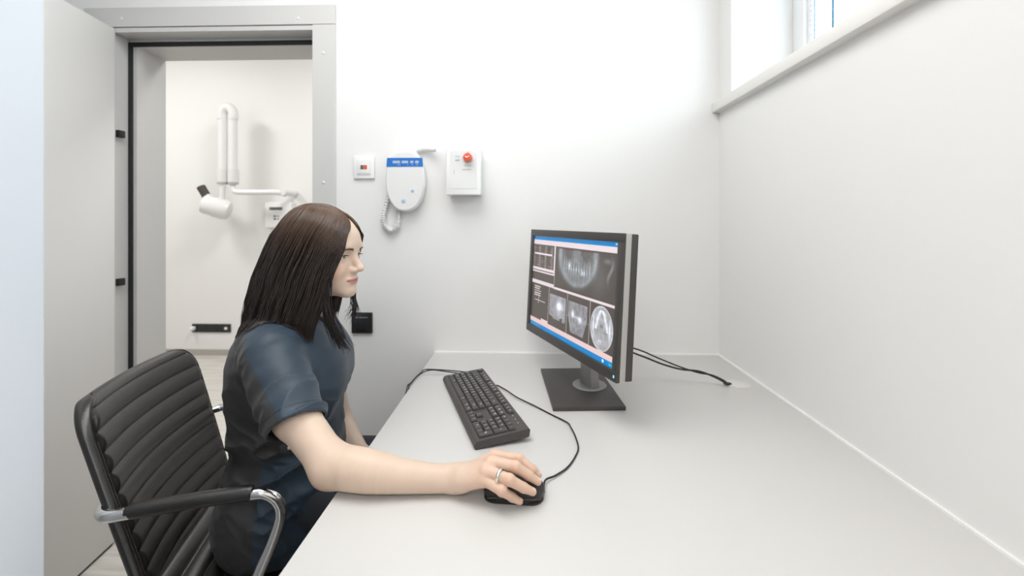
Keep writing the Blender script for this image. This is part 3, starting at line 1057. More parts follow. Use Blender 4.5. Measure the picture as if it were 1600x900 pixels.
# intercom
ic = wall_root('intercom', 'white oval x-ray control handset on the wall with a blue label band and coiled cord', 'control panel', 637, 283)
pts = []
for k in range(64):
    a = 2 * PI * k / 64
    x = 0.0745 * math.cos(a) * PXM / PXM
    y = math.sin(a)
    if y >= 0:
        xx = 0.0745 * (abs(math.cos(a)) ** 0.62) * (1 if math.cos(a) >= 0 else -1) * (1 - 0.10 * y)
        yy = 0.110 * (y ** 0.75)
    else:
        xx = 0.0745 * (abs(math.cos(a)) ** 0.90) * (1 if math.cos(a) >= 0 else -1)
        yy = -0.118 * (abs(y) ** 1.0)
    pts.append((xx, yy))
prism('housing', pts, 0.0, 0.040, M['white'], ic, 0.008, FX, 4, 30)
prism('face_plate', [(x * 0.93, y * 0.95) for x, y in pts], 0.040, 0.0415, M['offwhite'], ic, 0.0007, FX, 1)
prism('label_band', [(-0.069, 0.050), (0.069, 0.050), (0.0665, 0.083), (-0.0665, 0.083)], 0.0415, 0.0425, M['blue'], ic, 0, FX)
for (x, w_) in ((-0.031, 0.028), (0.001, 0.024), (0.027, 0.012), (0.046, 0.013)):
    prism('display', rrect(x, 0.0675, w_, 0.0095, 0.0008), 0.0425, 0.0432, M['lcd'], ic, 0, FX)
for (x, w_) in ((-0.022, 0.012), (0.012, 0.004), (0.028, 0.005), (0.046, 0.007)):
    prism('print_mark', rrect(x, 0.0575, w_, 0.0022, 0.0004), 0.0425, 0.0428, M['lcd'], ic, 0, FX)
for (x, y, r) in ((-0.004, -0.078, 0.0085), (0.030, -0.040, 0.0065)):
    b_ = lathe('button', [(r, 0.0415), (r, 0.0428), (r * 0.8, 0.0434), (0, 0.0434)], M['paleblue'], ic, 24, Matrix.Translation((x, 0, y)) @ Matrix.Rotation(PI / 2, 4, 'X'))
    lathe('button_centre', [(r * 0.55, 0.0434), (r * 0.45, 0.0440), (0, 0.0440)], M['lcd'], b_, 20, Matrix.Translation((x, 0, y)) @ Matrix.Rotation(PI / 2, 4, 'X'))
# lever at the top right (exposure switch in its holder)
lv = tube('hand_switch', [(0.04, -0.012, 0.119), (0.075, -0.018, 0.120), (0.098, -0.024, 0.117), (0.110, -0.028, 0.114)], [0.011, 0.011, 0.0105, 0.009], M['white'], ic, 14)
lathe('switch_button', [(0.007, 0.0), (0.007, 0.004), (0.004, 0.006)], M['paleblue'], lv, 14,
      Matrix.Translation((0.1085, -0.0275, 0.1143)) @ Matrix.Rotation(math.radians(75), 4, 'Y'))
# coiled cord
cp = [at(608.5, 301, BW - 0.012), at(603, 322, BW - 0.012), at(599, 341, BW - 0.014), at(603, 355, BW - 0.015), at(612, 360, BW - 0.015), at(621, 352, BW - 0.014), at(622.5, 338, BW - 0.012), at(621, 322, BW - 0.012), at(617, 305, BW - 0.012)]
cp = smooth_path([tuple(q) for q in cp], 40)
N = len(cp)
hel = []
turns = 40
cum = 0
for i in range(N * 4):
    t = i / (N * 4 - 1) * (N - 1)
    k = min(int(t), N - 2)
    c = cp[k].lerp(cp[k + 1], t - k)
    T = (cp[k + 1] - cp[k]).normalized()
    n1_ = Vector((0, 1, 0))
    n2_ = T.cross(n1_)
    a = turns * 2 * PI * i / (N * 4)
    s_ = t / N
    rad = 0.0130 if 0.25 < s_ < 0.62 else 0.0090
    hel.append(c + (n1_ * math.cos(a) + n2_ * math.sin(a)) * rad * 0.75 - ic.location)
V, F = tube_arrays(hel, 0.0021, 5)
me = bpy.data.meshes.new('coiled_cord')
me.from_pydata([tuple(v) for v in V], [], F)
link('coiled_cord', me, M['white'], ic, True)
tube('cord_core', [tuple(cp[k] - ic.location) for k in range(0, N, 20)], 0.0058, M['white'], ic, 8)

# white box with red knob
rb = wall_root('emergency_switch_box', 'white rectangular wall box with a red mushroom knob, right of the intercom', 'switch box', 728, 270)
bm = bmesh.new()
pf = [(-0.066, -0.092), (0.064, -0.092), (0.068, 0.088), (-0.060, 0.088)]
prism('housing', rrect(0.0, -0.002, 0.124, 0.170, 0.004), 0, 0.052, M['white'], rb, 0.003, FX)
prism('lid', rrect(0.0, -0.002, 0.128, 0.174, 0.005), 0.052, 0.070, M['white'], rb, 0.004, FX)
prism('label_plate', rrect(0.0, 0.004, 0.100, 0.138, 0.002), 0.070, 0.0712, M['offwhite'], rb, 0, FX)
lathe('collar', [(0.017, 0.0712), (0.017, 0.076), (0.012, 0.078), (0.012, 0.085)], M['silver'], rb, 28, Matrix.Translation((0.018, 0, 0.046)) @ Matrix.Rotation(PI / 2, 4, 'X'))
kn = lathe('knob', [(0.011, 0.080), (0.0155, 0.084), (0.0165, 0.090), (0.0145, 0.096), (0.0, 0.098)], M['red'], rb, 28, Matrix.Translation((0.018, 0, 0.046)) @ Matrix.Rotation(PI / 2, 4, 'X'))
prism('knob_mark', [(-0.008, 0.001), (-0.002, -0.003), (0.008, 0.003), (0.008, 0.005), (-0.001, 0.001), (-0.008, 0.005)], 0.0975, 0.0988, M['white'], kn, 0, Matrix.Translation((0.018, 0, 0.046)) @ FX)
for (x, y, w_, h_, m_) in ((-0.022, 0.052, 0.016, 0.009, 'paleblue'), (-0.022, 0.038, 0.016, 0.006, 'greyprint'), (0.018, 0.018, 0.030, 0.002, 'greyprint'),
                           (0.012, 0.004, 0.034, 0.003, 'greyprint'), (0.018, 0.067, 0.006, 0.004, 'greyprint'), (-0.034, -0.006, 0.0015, 0.018, 'greyprint')):
    prism('print_mark', rrect(x, y, w_, h_, 0.0004), 0.0712, 0.0715, M[m_], rb, 0, FX)

# black switch
bs = wall_root('black_wall_switch', 'square black wall switch below the white devices, beside the shoulder of the woman', 'switch', 566.5, 504)
prism('plate', rrect(0, 0, 0.080, 0.080, 0.004), 0, 0.009, M['blackplate'], bs, 0.002, FX)
prism('rocker', rrect(0, -0.001, 0.050, 0.052, 0.002), 0.009, 0.0125, M['blackplate'], bs, 0.001, FX)
prism('rocker_line', rrect(0, 0.0215, 0.046, 0.0016, 0.0004), 0.0125, 0.0130, M['greyprint'], bs, 0, FX)

# ================================================================== NEXT ROOM THINGS
ss_p = at(331, 512.5, NY)
ss = root('socket_strip', 'black horizontal socket strip low on the far wall beyond the doorway', 'socket', (ss_p.x, NY, ss_p.z))
k_ = NY / 700
sw_ = at(361, 512, NY).x - at(301, 512, NY).x
prism('plate', rrect(0, 0, sw_, 0.078, 0.005), 0, 0.011, M['blackplate'], ss, 0.002, FX)
for i in range(4):
    x = -sw_ / 2 + sw_ * (0.10 + 0.20 * i)
    s_ = lathe('socket', [(0.026, 0.011), (0.026, 0.014), (0.021, 0.014), (0.021, 0.0115), (0, 0.0115)], M['blackplate'], ss, 24, Matrix.Translation((x, 0, 0)) @ Matrix.Rotation(PI / 2, 4, 'X'))
prism('data_port', rrect(sw_ * 0.385, 0.0, 0.026, 0.024, 0.002), 0.011, 0.014, M['white'], ss, 0.001, FX)
x = -sw_ / 2 + sw_ * 0.06
tag(lathe('plug', [(0.019, 0), (0.022, 0.01), (0.020, 0.035), (0.011, 0.05), (0.0, 0.05)], M['white'], None, 24,
    Matrix.Translation((ss_p.x + x, NY - 0.013, ss_p.z)) @ Matrix.Rotation(PI / 2, 4, 'X')), 'white plug pushed into the left end of the black socket strip', 'plug')

# wall-hung dental x-ray arm
XY = NY - 0.22
ar0 = at(347.5, 280, XY)
xa = root('dental_xray_arm', 'white jointed dental x-ray arm on the far wall beyond the doorway', 'x-ray machine', (ar0.x, XY, ar0.z))


def xl(px, py, Y=XY):
    return tuple(at(px, py, Y) - xa.location)


tube('lower_arm', [xl(348, 278), xl(348, 185)], 0.037, M['white'], xa, 16, smoothp=False)
tube('upper_arm', [xl(364, 278), xl(364, 185)], 0.037, M['white'], xa, 16, smoothp=False)
tube('elbow', [xl(347.5, 187), xl(347.5, 177), xl(351, 170), xl(356, 168), xl(361, 170), xl(364.5, 177), xl(364.5, 187)], 0.041, M['white'], xa, 16)
for px in (347.5, 364.5):
    tube('arm_sleeve', [xl(px, 285), xl(px, 265)], 0.044, M['offwhite'], xa, 20, smoothp=False)
    tube('sleeve_ring', [xl(px, 288), xl(px, 285)], 0.042, M['greyprint'], xa, 20, smoothp=False)
tube('wrist_post', [xl(348, 290), xl(347, 315)], 0.024, M['white'], xa, 14, smoothp=False)
tube('wall_bracket_arm', [xl(364, 288), xl(365, 296), xl(371, 300), xl(400, 300.5), xl(432, 300.5), tuple(Vector(xl(441, 303)) + Vector((0, 0.06, 0)))], 0.024, M['white'], xa, 16)
tube('arm_joint', [tuple(Vector(xl(441, 300)) + Vector((0, 0.0, 0))), tuple(Vector(xl(441, 300)) + Vector((0, 0.216, 0)))], 0.030, M['white'], xa, 16, smoothp=False)
# tube head
hc = Vector(xl(341, 325))
hm = Matrix.Translation(hc) @ Matrix.Rotation(math.radians(18), 4, 'Y') @ Matrix.Rotation(math.radians(20), 4, 'Z') @ Matrix.Rotation(PI / 2, 4, 'Y')
lathe('tube_head', [(0.05, -0.135), (0.075, -0.12), (0.082, -0.09), (0.082, -0.03), (0.088, -0.028), (0.090, 0.05), (0.080, 0.085), (0.05, 0.10), (0.0, 0.102)], M['white'], xa, 32, hm)
tube('cone', [xl(330, 318), xl(323, 306)], 0.034, M['white'], xa, 20, smoothp=False)
tube('cone_tip', [xl(323, 307), xl(314, 292)], [0.036, 0.036], mat('dark_brown_glossy', (0.06, 0.045, 0.04), 0.25), xa, 20, smoothp=False)
# control unit
cu_p = at(441, 336, NY)
cu = root('xray_control_unit', 'white control box with dark display on the far wall behind the woman', 'control panel', (cu_p.x, NY, cu_p.z))
prism('housing', rrect(0, 0, 0.25, 0.235, 0.01), 0, 0.07, M['white'], cu, 0.006, FX)
prism('display', rrect(-0.02, 0.058, 0.118, 0.026, 0.002), 0.07, 0.073, M['darkgrey'], cu, 0, FX)
for (x, y) in ((-0.03, -0.012), (0.0, -0.012), (-0.03, -0.037), (0.0, -0.037)):
    prism('button', rrect(x, y, 0.020, 0.014, 0.002), 0.07, 0.073, M['darkgrey'] if x < 0 else M['greyprint'], cu, 0, FX)

# ================================================================== CHAIR
CH = fx(-0.565, 1.152, 0)
CA = math.radians(15.0)
chair = root('office_chair', 'black ribbed leather office chair with chrome loop arms, under the seated woman', 'chair', (CH.x, CH.y, 0), CA)
BX = lambda z: -0.357 + (0.885 - z) * 0.28      # x of the front face of the backrest at height z
HB, ZB0, ZT0 = 0.232, 0.46, 0.893
nW, nH = 64, 220
rc = 0.065


def back_face(front=True, thick=0.034):
    X = np.zeros((nH + 1, nW + 1, 3))
    for i in range(nH + 1):
        t = i / nH
        z = ZB0 + (ZT0 - ZB0) * t
        dt = ZT0 - z
        hw = HB
        if dt < rc:
            hw = HB - rc + math.sqrt(max(rc * rc - (rc - dt) ** 2, 0))
        # lower waist
        hw *= 1 - 0.06 * (1 - t) ** 2
        for j in range(nW + 1):
            s = -1 + 2 * j / nW
            s2 = math.sin(s * PI / 2) * 0.5 + s * 0.5
            y = hw * s2
            ed = min(hw - abs(y), dt) if dt < 0.2 else hw - abs(y)
            ef = min(max(ed, 0) / 0.016, 1)
            puff = math.sqrt(max(1 - (1 - ef) ** 2, 0))
            conc = -0.028 * (1 - (y / HB) ** 2)
            d = 0.0
            if front:
                zz = (z - ZB0) / 0.0415
                rib = abs(math.sin(zz * PI)) ** 0.55
                band = min(max((hw - abs(y) - 0.014) / 0.006, 0), 1) * min(max((dt - 0.012) / 0.006, 0), 1)
                d = 0.5 * thick * puff + (0.0095 * rib - 0.004) * band
                if 0.010 < hw - abs(y) < 0.016:
                    d -= 0.0035
                x = BX(z) + conc + d - 0.008
            else:
                x = BX(z) + conc - 0.5 * thick * puff - 0.008
            X[i, j] = (x, y, z)
    return X


Xf, Xb = back_face(True), back_face(False)
nr, nc = Xf.shape[:2]
V = np.concatenate([Xf.reshape(-1, 3), Xb.reshape(-1, 3)])
idf = np.arange(nr * nc).reshape(nr, nc)
idb = idf + nr * nc
q = lambda I: np.stack([I[:-1, :-1], I[:-1, 1:], I[1:, 1:], I[1:, :-1]], -1).reshape(-1, 4)
rim_f = np.concatenate([idf[:, 0], idf[-1, 1:], idf[-2::-1, -1], idf[0, -2:0:-1]])
rim_b = np.concatenate([idb[:, 0], idb[-1, 1:], idb[-2::-1, -1], idb[0, -2:0:-1]])
rn_f, rn_b = np.roll(rim_f, -1), np.roll(rim_b, -1)
F = np.concatenate([q(idf), q(idb)[:, ::-1], np.stack([rim_f, rn_f, rn_b, rim_b], -1)])
bo = np_mesh('backrest', V, F, M['leather'], chair)
# stitching along the border
for sgn in (-1, 1):
    for off in (0.0045, 0.0085):
        pts = []
        for i in range(0, nH - 34, 1):
            z = ZB0 + (ZT0 - ZB0) * i / nH
            hw = HB * (1 - 0.06 * (1 - i / nH) ** 2)
            dt = ZT0 - z
            if dt < rc:
                hw = (HB - rc + math.sqrt(max(rc * rc - (rc - dt) ** 2, 0)))
            y = hw - off
            ef = min(off / 0.016, 1)
            x = BX(z) - 0.028 * (1 - (y / HB) ** 2) + 0.017 * math.sqrt(1 - (1 - ef) ** 2) - 0.008 + 0.0004
            pts.append((x, sgn * y, z))
        bmv, bmf = [], []
        for k in range(0, len(pts) - 3, 3):
            Vv, Ff = tube_arrays([pts[k], pts[k + 2]], 0.0008, 4)
            o_ = len(bmv)
            bmv += [tuple(v) for v in Vv]
            bmf += [tuple(o_ + a for a in f) for f in Ff]
        me = bpy.data.meshes.new('stitching')
        me.from_pydata(bmv, [], bmf)
        st_ = link('stitching', me, M['thread'], bo)
        st_['kind'] = 'stuff'
# seat
nX = 150
Xs = np.zeros((nX + 1, 41, 3))
Xu = np.zeros((nX + 1, 41, 3))
for i in range(nX + 1):
    t = i / nX
    x = -0.262 + 0.50 * t
    hw = 0.238 - (0.05 * max(t - 0.88, 0) / 0.12) ** 1.0
    for j in range(41):
        s = -1 + j / 20
        y = hw * s
        ef = min((hw - abs(y)) / 0.02, 1) * min(t / 0.04 + 0.2, 1) * min((1 - t) / 0.04, 1)
        puff = math.sqrt(max(1 - (1 - max(ef, 0)) ** 2, 0))
        rib = abs(math.sin((x + 0.262) / 0.0415 * PI)) ** 0.55
        dz = 0.03 * (1 - min(t / 0.18, 1)) ** 2 - 0.03 * max(t - 0.85, 0) / 0.15
        band = min(max((hw - abs(y) - 0.014) / 0.006, 0), 1)
        Xs[i, j] = (x, y, 0.455 + dz + 0.018 * puff + (0.008 * rib - 0.004) * band)
        Xu[i, j] = (x, y, 0.455 + dz - 0.02 * puff)
V = np.concatenate([Xs.reshape(-1, 3), Xu.reshape(-1, 3)])
idf = np.arange((nX + 1) * 41).reshape(nX + 1, 41)
idb = idf + (nX + 1) * 41
rim_f = np.concatenate([idf[:, 0], idf[-1, 1:], idf[-2::-1, -1], idf[0, -2:0:-1]])
rim_b = rim_f + (nX + 1) * 41
F = np.concatenate([q(idf)[:, ::-1], q(idb), np.stack([rim_f, rim_b, np.roll(rim_b, -1), np.roll(rim_f, -1)], -1)])
np_mesh('seat', V, F, M['leather'], chair)
# chrome loop arms
for sgn in (-1, 1):
    y = sgn * 0.256
    pp = [(-0.345, sgn * 0.15, 0.675), (-0.336, sgn * 0.195, 0.678), (-0.322, sgn * 0.232, 0.683), (-0.300, sgn * 0.251, 0.687), (-0.270, y, 0.690), (-0.16, y, 0.694), (-0.05, y, 0.697), (-0.022, y, 0.693),
          (-0.002, y, 0.674), (0.003, y, 0.645), (-0.012, y, 0.595), (-0.052, y, 0.50), (-0.075, y, 0.44), (-0.085, sgn * 0.24, 0.415), (-0.085, sgn * 0.12, 0.41)]
    tb = tube('arm_tube', pp, 0.0115, M['chrome'], chair, 16, 8)
    tb['label'] = 'chrome arm loop'
    pad = [(-0.262, y, 0.6925), (-0.25, y, 0.6940), (-0.16, y, 0.698), (-0.062, y, 0.7005), (-0.052, y, 0.7005)]
    tube('arm_pad', pad, [0.0125, 0.0148, 0.0148, 0.0148, 0.0135], M['leather'], chair, 18, 6)
tube('back_tube', [(-0.345, -0.15, 0.675), (-0.360, 0.0, 0.672), (-0.345, 0.15, 0.675)], 0.0115, M['chrome'], chair, 12)
box('seat_plate', -0.13, 0.13, -0.14, 0.14, 0.385, 0.425, M['rubber'], chair, bev=0.006)
tube('gas_column', [(0, 0, 0.39), (0, 0, 0.09)], 0.025, M['chrome'], chair, 20, smoothp=False)
lathe('hub', [(0.045, 0.075), (0.05, 0.085), (0.045, 0.13), (0.03, 0.135)], M['chrome'], chair, 28)
for k in range(5):
    a = 2 * PI * k / 5 + 0.3
    d = Vector((math.cos(a), math.sin(a), 0))
    tube('base_leg', [tuple(d * 0.03 + Vector((0, 0, 0.105))), tuple(d * 0.16 + Vector((0, 0, 0.095))), tuple(d * 0.29 + Vector((0, 0, 0.072)))], [0.022, 0.019, 0.014], M['chrome'], chair, 12)
    c = d * 0.29
    cs = lathe('caster', [(0.018, -0.02), (0.026, -0.016), (0.026, 0.016), (0.018, 0.02)], M['rubber'], chair, 20,
               Matrix.Translation((c.x, c.y, 0.026)) @ Matrix.Rotation(a, 4, 'Z') @ Matrix.Rotation(PI / 2, 4, 'X'))
    tube('caster_stem', [(c.x, c.y, 0.04), (c.x, c.y, 0.075)], 0.006, M['chrome'], cs, 8, smoothp=False)

# ================================================================== THE WOMAN
f32 = np.float32


def A3(v):
    return np.array(tuple(v), dtype=f32)


def smin(a, b, k):
    h = np.maximum(k - np.abs(a - b), 0) / k
    return np.minimum(a, b) - h * h * k * 0.25


def smax(a, b, k):
    return -smin(-a, -b, k)


def ell(P, c, r):
    q_ = (P - A3(c)) / A3(r)
    k0 = np.sqrt((q_ * q_).sum(1))
    g_ = q_ / A3(r)
    k1 = np.sqrt((g_ * g_).sum(1)) + 1e-6
    return k0 * (k0 - 1) / k1


def cone(P, a, b, ra, rb, flat=None, fs=1.0):
    a, b = A3(a), A3(b)
    ba = b - a
    pa = P - a
    h = np.clip(pa @ ba / (ba @ ba), 0, 1)
    d = pa - h[:, None] * ba
    if flat is not None:
        n = A3(flat)
        c = d @ n
        d = d + (c * (fs - 1))[:, None] * n
    L = np.sqrt((d * d).sum(1))
    return L - (ra + (rb - ra) * h)


def chain(P, pts, rs, k=0.004, **kw_):
    d = None
    for i in range(len(pts) - 1):
        e_ = cone(P, pts[i], pts[i + 1], rs[i], rs[i + 1], **kw_)
        d = e_ if d is None else smin(d, e_, k)
    return d


_ng = np.random.default_rng(11).random((32, 32, 32)).astype(f32)


def vn(P):
    i = np.floor(P).astype(np.int32)
    f = P - i
    f = f * f * (3 - 2 * f)
    o = 0
    for dx in (0, 1):
        wx = f[:, 0] if dx else 1 - f[:, 0]
        for dy in (0, 1):
            wy = f[:, 1] if dy else 1 - f[:, 1]
            for dz in (0, 1):
                wz = f[:, 2] if dz else 1 - f[:, 2]
                o = o + wx * wy * wz * _ng[(i[:, 0] + dx) & 31, (i[:, 1] + dy) & 31, (i[:, 2] + dz) & 31]
    return o


def sdf_mesh(fn, lo, hi, h, B=16):
    """surface nets over sparse blocks"""
    lo, hi = np.array(lo, float), np.array(hi, float)
    nb = np.ceil((hi - lo) / (h * B)).astype(int)
    I = np.stack(np.meshgrid(*[np.arange(k) for k in nb], indexing='ij'), -1).reshape(-1, 3)
    c = (lo + (I + 0.5) * B * h).astype(f32)
    d = np.concatenate([fn(c[k:k + 60000]) for k in range(0, len(c), 60000)])
    I = I[np.abs(d) < B * h * 1.25]
    n1 = B + 1
    g_ = np.stack(np.meshgrid(*[np.arange(n1)] * 3, indexing='ij'), -1).reshape(-1, 3)
    big = (nb * B + 3).astype(np.int64)
    keys, poss, quads = [], [], []

    def key(c_):
        return ((c_[:, 0] + 1) * big[1] + (c_[:, 1] + 1)) * big[2] + (c_[:, 2] + 1)
    CH_ = 24
    for s in range(0, len(I), CH_):
        J = I[s:s + CH_]
        nodes = (J[:, None, :] * B + g_[None]).reshape(-1, 3)
        P = (lo + nodes * h).astype(f32)
        v = fn(P).reshape(len(J), n1, n1, n1)
        for ax in range(3):
            sl0 = [slice(None)] + [slice(0, B)] * 3
            sl1 = list(sl0)
            sl1[ax + 1] = slice(1, B + 1)
            v0, v1 = v[tuple(sl0)], v[tuple(sl1)]
            m = (v0 < 0) != (v1 < 0)
            w_ = np.nonzero(m)
            if len(w_[0]) == 0:
                continue
            a0, a1 = v0[m], v1[m]
            t = a0 / (a0 - a1)
            nd = J[w_[0]] * B + np.stack(w_[1:], -1)
            p_ = lo + nd * h
            p_[:, ax] += t * h
            o1, o2 = (ax + 1) % 3, (ax + 2) % 3
            cs_ = []
            for (q1, q2) in ((0, 0), (-1, 0), (-1, -1), (0, -1)):
                cc = nd.copy()
                cc[:, o1] += q1
                cc[:, o2] += q2
                cs_.append(key(cc))
            qd = np.stack(cs_, -1)
            flip = a0 > 0
            qd[flip] = qd[flip][:, ::-1]
            quads.append(qd)
            keys.append(qd.reshape(-1))
            poss.append(np.repeat(p_, 4, axis=0))
    keys = np.concatenate(keys)
    poss = np.concatenate(poss)
    quads = np.concatenate(quads)
    uk, inv_ = np.unique(keys, return_inverse=True)
    cnt = np.bincount(inv_)
    V = np.stack([np.bincount(inv_, poss[:, k]) / cnt for k in range(3)], -1)
    F = np.searchsorted(uk, quads)
    return V, F


# ---- survey points of the figure
NT = at(568, 420, 1.065)                     # tip of the nose
HY = math.radians(-8)
Rh = np.array(Matrix.Rotation(HY, 3, 'Z') @ Matrix.Rotation(math.radians(1.5), 3, 'Y'), dtype=f32)
HC = A3(NT) - Rh @ np.array([0.108, 0, -0.035], f32)


def hl(P):            # world -> head frame
    return (P - HC) @ Rh


def hw_(p):           # head -> world
    return np.asarray(p, f32) @ Rh.T + HC


TF = math.radians(12)
FWD = np.array([math.cos(TF), math.sin(TF), 0], f32)
LAT = np.array([-math.sin(TF), math.cos(TF), 0], f32)
SH_R = A3(fx(-0.552, 0.968, 0.958))
EL_R = A3(onz(518, 727, 0.7885))
WR_R = A3(onz(714, 747.5, 0.775))
SH_L = A3(fx(-0.615, 1.275, 0.965))
EL_L = A3(fx(-0.550, 1.325, 0.655))
WR_L = A3(fx(-0.44, 1.20, 0.625))
NB = A3(fx(-0.562, 1.105, 1.03))

# torso sections: z, centre x, centre y, half depth, half width
TS = np.array([
    (0.42, -0.635, 1.150, 0.100, 0.145),
    (0.48, -0.630, 1.148, 0.120, 0.175),
    (0.55, -0.622, 1.145, 0.122, 0.178),
    (0.63, -0.612, 1.140, 0.114, 0.160),
    (0.70, -0.608, 1.135, 0.108, 0.142),
    (0.78, -0.605, 1.130, 0.112, 0.145),
    (0.86, -0.600, 1.125, 0.120, 0.155),
    (0.91, -0.596, 1.122, 0.118, 0.160),
    (0.96, -0.596, 1.118, 0.100, 0.160),
    (1.00, -0.598, 1.116, 0.080, 0.140),
    (1.025, -0.596, 1.112, 0.062, 0.100),
    (1.045, -0.590, 1.108, 0.050, 0.062),
], dtype=f32)


def torso(P, grow=0.0):
    z = P[:, 2]
    zc = np.clip(z, TS[0, 0], TS[-1, 0])
    cx = np.interp(zc, TS[:, 0], TS[:, 1]).astype(f32)
    cy = np.interp(zc, TS[:, 0], TS[:, 2]).astype(f32)
    a = np.interp(zc, TS[:, 0], TS[:, 3]).astype(f32) + grow
    b = np.interp(zc, TS[:, 0], TS[:, 4]).astype(f32) + grow
    dx, dy = P[:, 0] - cx, P[:, 1] - cy
    u = dx * FWD[0] + dy * FWD[1]
    v = dx * LAT[0] + dy * LAT[1]
    k0 = (np.abs(u / a) ** 2.3 + np.abs(v / b) ** 2.3) ** (1 / 2.3)
    d = (k0 - 1) * np.minimum(a, b) * 0.9
    dz = np.maximum(z - TS[-1, 0] - grow * 0.5, TS[0, 0] - z)
    return smax(d, dz, 0.02)


def fwdc(P):
    return (P - np.array([-0.59, 1.12, 0], f32)) @ FWD, (P - np.array([-0.59, 1.12, 0], f32)) @ LAT


def torso_body(P):
    d = torso(P)
    for s in (-1, 1):
        c = np.array([-0.575, 1.122, 0.870], f32) + FWD * 0.042 + LAT * s * 0.068
        d = smin(d, ell(P, c, (0.062, 0.062, 0.065)), 0.05)
    return d


def head(P):
    Q = hl(P)
    S_ = Q.copy()
    S_[:, 1] = np.abs(S_[:, 1])
    d = ell(Q, (-0.010, 0, 0.028), (0.093, 0.074, 0.082))
    d = smin(d, ell(Q, (0.030, 0, 0.026), (0.054, 0.057, 0.056)), 0.03)
    d = smin(d, ell(Q, (0.030, 0, -0.032), (0.050, 0.055, 0.056)), 0.02)
    d = smin(d, ell(Q, (0.024, 0, -0.066), (0.052, 0.046, 0.038)), 0.02)
    d = smin(d, ell(Q, (0.0690, 0, -0.0895), (0.0180, 0.023, 0.0165)), 0.022)
    d = smin(d, ell(S_, (0.0, 0.044, -0.062), (0.020, 0.014, 0.022)), 0.03)
    d = smin(d, ell(S_, (0.050, 0.034, -0.034), (0.027, 0.021, 0.024)), 0.018)
    d = smin(d, ell(S_, (0.066, 0.026, 0.017), (0.017, 0.026, 0.008)), 0.016)     # brow ridge
    # eye sockets
    d = smax(d, -ell(S_, (0.0885, 0.0315, -0.004), (0.0150, 0.0170, 0.0105)), 0.012)
    # nose
    n_ = cone(Q, (0.076, 0, 0.004), (0.0985, 0, -0.0325), 0.0068, 0.0080)
    n_ = smin(n_, ell(Q, (0.0985, 0, -0.0345), (0.0095, 0.0090, 0.0075)), 0.006)
    n_ = smin(n_, ell(S_, (0.0870, 0.0105, -0.0385), (0.0088, 0.0060, 0.0062)), 0.006)
    d = smin(d, n_, 0.012)
    d = smax(d, -ell(S_, (0.0935, 0.0062, -0.0450), (0.0045, 0.0028, 0.0035)), 0.003)
    # mouth
    d = smin(d, ell(Q, (0.066, 0, -0.0635), (0.0185, 0.026, 0.0165)), 0.014)
    d = smin(d, ell(S_, (0.0805, 0.006, -0.0592), (0.0074, 0.0175, 0.0032)), 0.005)
    d = smin(d, ell(Q, (0.0800, 0, -0.0675), (0.0078, 0.0185, 0.0042)), 0.005)
    d = smax(d, -cone(S_, (0.0890, 0, -0.0636), (0.0700, 0.0265, -0.0618), 0.0013, 0.0010), 0.003)
    d = smax(d, -ell(Q, (0.0895, 0, -0.0770), (0.0060, 0.016, 0.0036)), 0.007)
    # lids and the slit between them
    lid = ell(S_, (0.0650, 0.0315, -0.0045), (0.0152, 0.0160, 0.0135))
    d = smin(d, lid, 0.005)
    d = smax(d, -ell(S_, (0.0810, 0.0320, -0.0052), (0.0105, 0.0132, 0.0036)), 0.0018)
    # ears
    d = smin(d, ell(S_, (-0.012, 0.074, -0.010), (0.016, 0.006, 0.030)), 0.006)
    return d


# hand joints (wrist to tips)
IDX = [onz(773, 712, 0.809), onz(811, 718, 0.810), onz(832, 734, 0.796), onz(841.5, 742, 0.786)]
MID = [onz(767, 722, 0.814), onz(806, 729.5, 0.815), onz(826, 742.5, 0.799), onz(840.5, 752.5, 0.786)]
RIN = [onz(759, 735, 0.809), onz(796, 750, 0.806), onz(818, 762, 0.789), onz(832.5, 768.5, 0.778)]
PIN = [onz(755, 748, 0.797), onz(784, 767, 0.790), onz(800.5, 777, 0.772), onz(812, 783.5, 0.764)]
WH = A3(onz(724, 746, 0.782))
THB = [WH + np.array([0.024, 0.022, -0.006], f32), None, None, None]
THB[1] = A3(fx(-0.050, 0.862, 0.782))
THB[2] = A3(fx(-0.018, 0.862, 0.772))
THB[3] = A3(fx(0.006, 0.858, 0.767))


def hand(P):
    d = None
    up = (0, 0, 1)
    for J, r0, off in ((IDX, 0.0145, 0.011), (MID, 0.0150, 0.004), (RIN, 0.0145, -0.004), (PIN, 0.0135, -0.011)):
        st = WH + np.array([0.0, off, 0.0], f32)
        e_ = cone(P, st, A3(J[0]) - np.array([0, 0, 0.0035], f32), 0.0165, r0 - 0.0025)
        d = e_ if d is None else smin(d, e_, 0.012)
    fing = None
    for J, R_ in ((IDX, (0.0112, 0.0094, 0.0083, 0.0066)), (MID, (0.0116, 0.0098, 0.0085, 0.0068)), (RIN, (0.0110, 0.0094, 0.0082, 0.0066)),
                  (PIN, (0.0100, 0.0083, 0.0073, 0.0060))):
        e_ = chain(P, J, R_, 0.0035)
        # knuckle bumps
        e_ = smin(e_, ell(P, A3(J[1]) + np.array([0, 0, 0.0012], f32), (0.0088,) * 3), 0.004)
        fing = e_ if fing is None else smin(fing, e_, 0.0012)
    th = chain(P, THB, (0.016, 0.0125, 0.0100, 0.0075), 0.006)
    d = smin(d, th, 0.010)
    d = smin(d, fing, 0.0065)
    return d


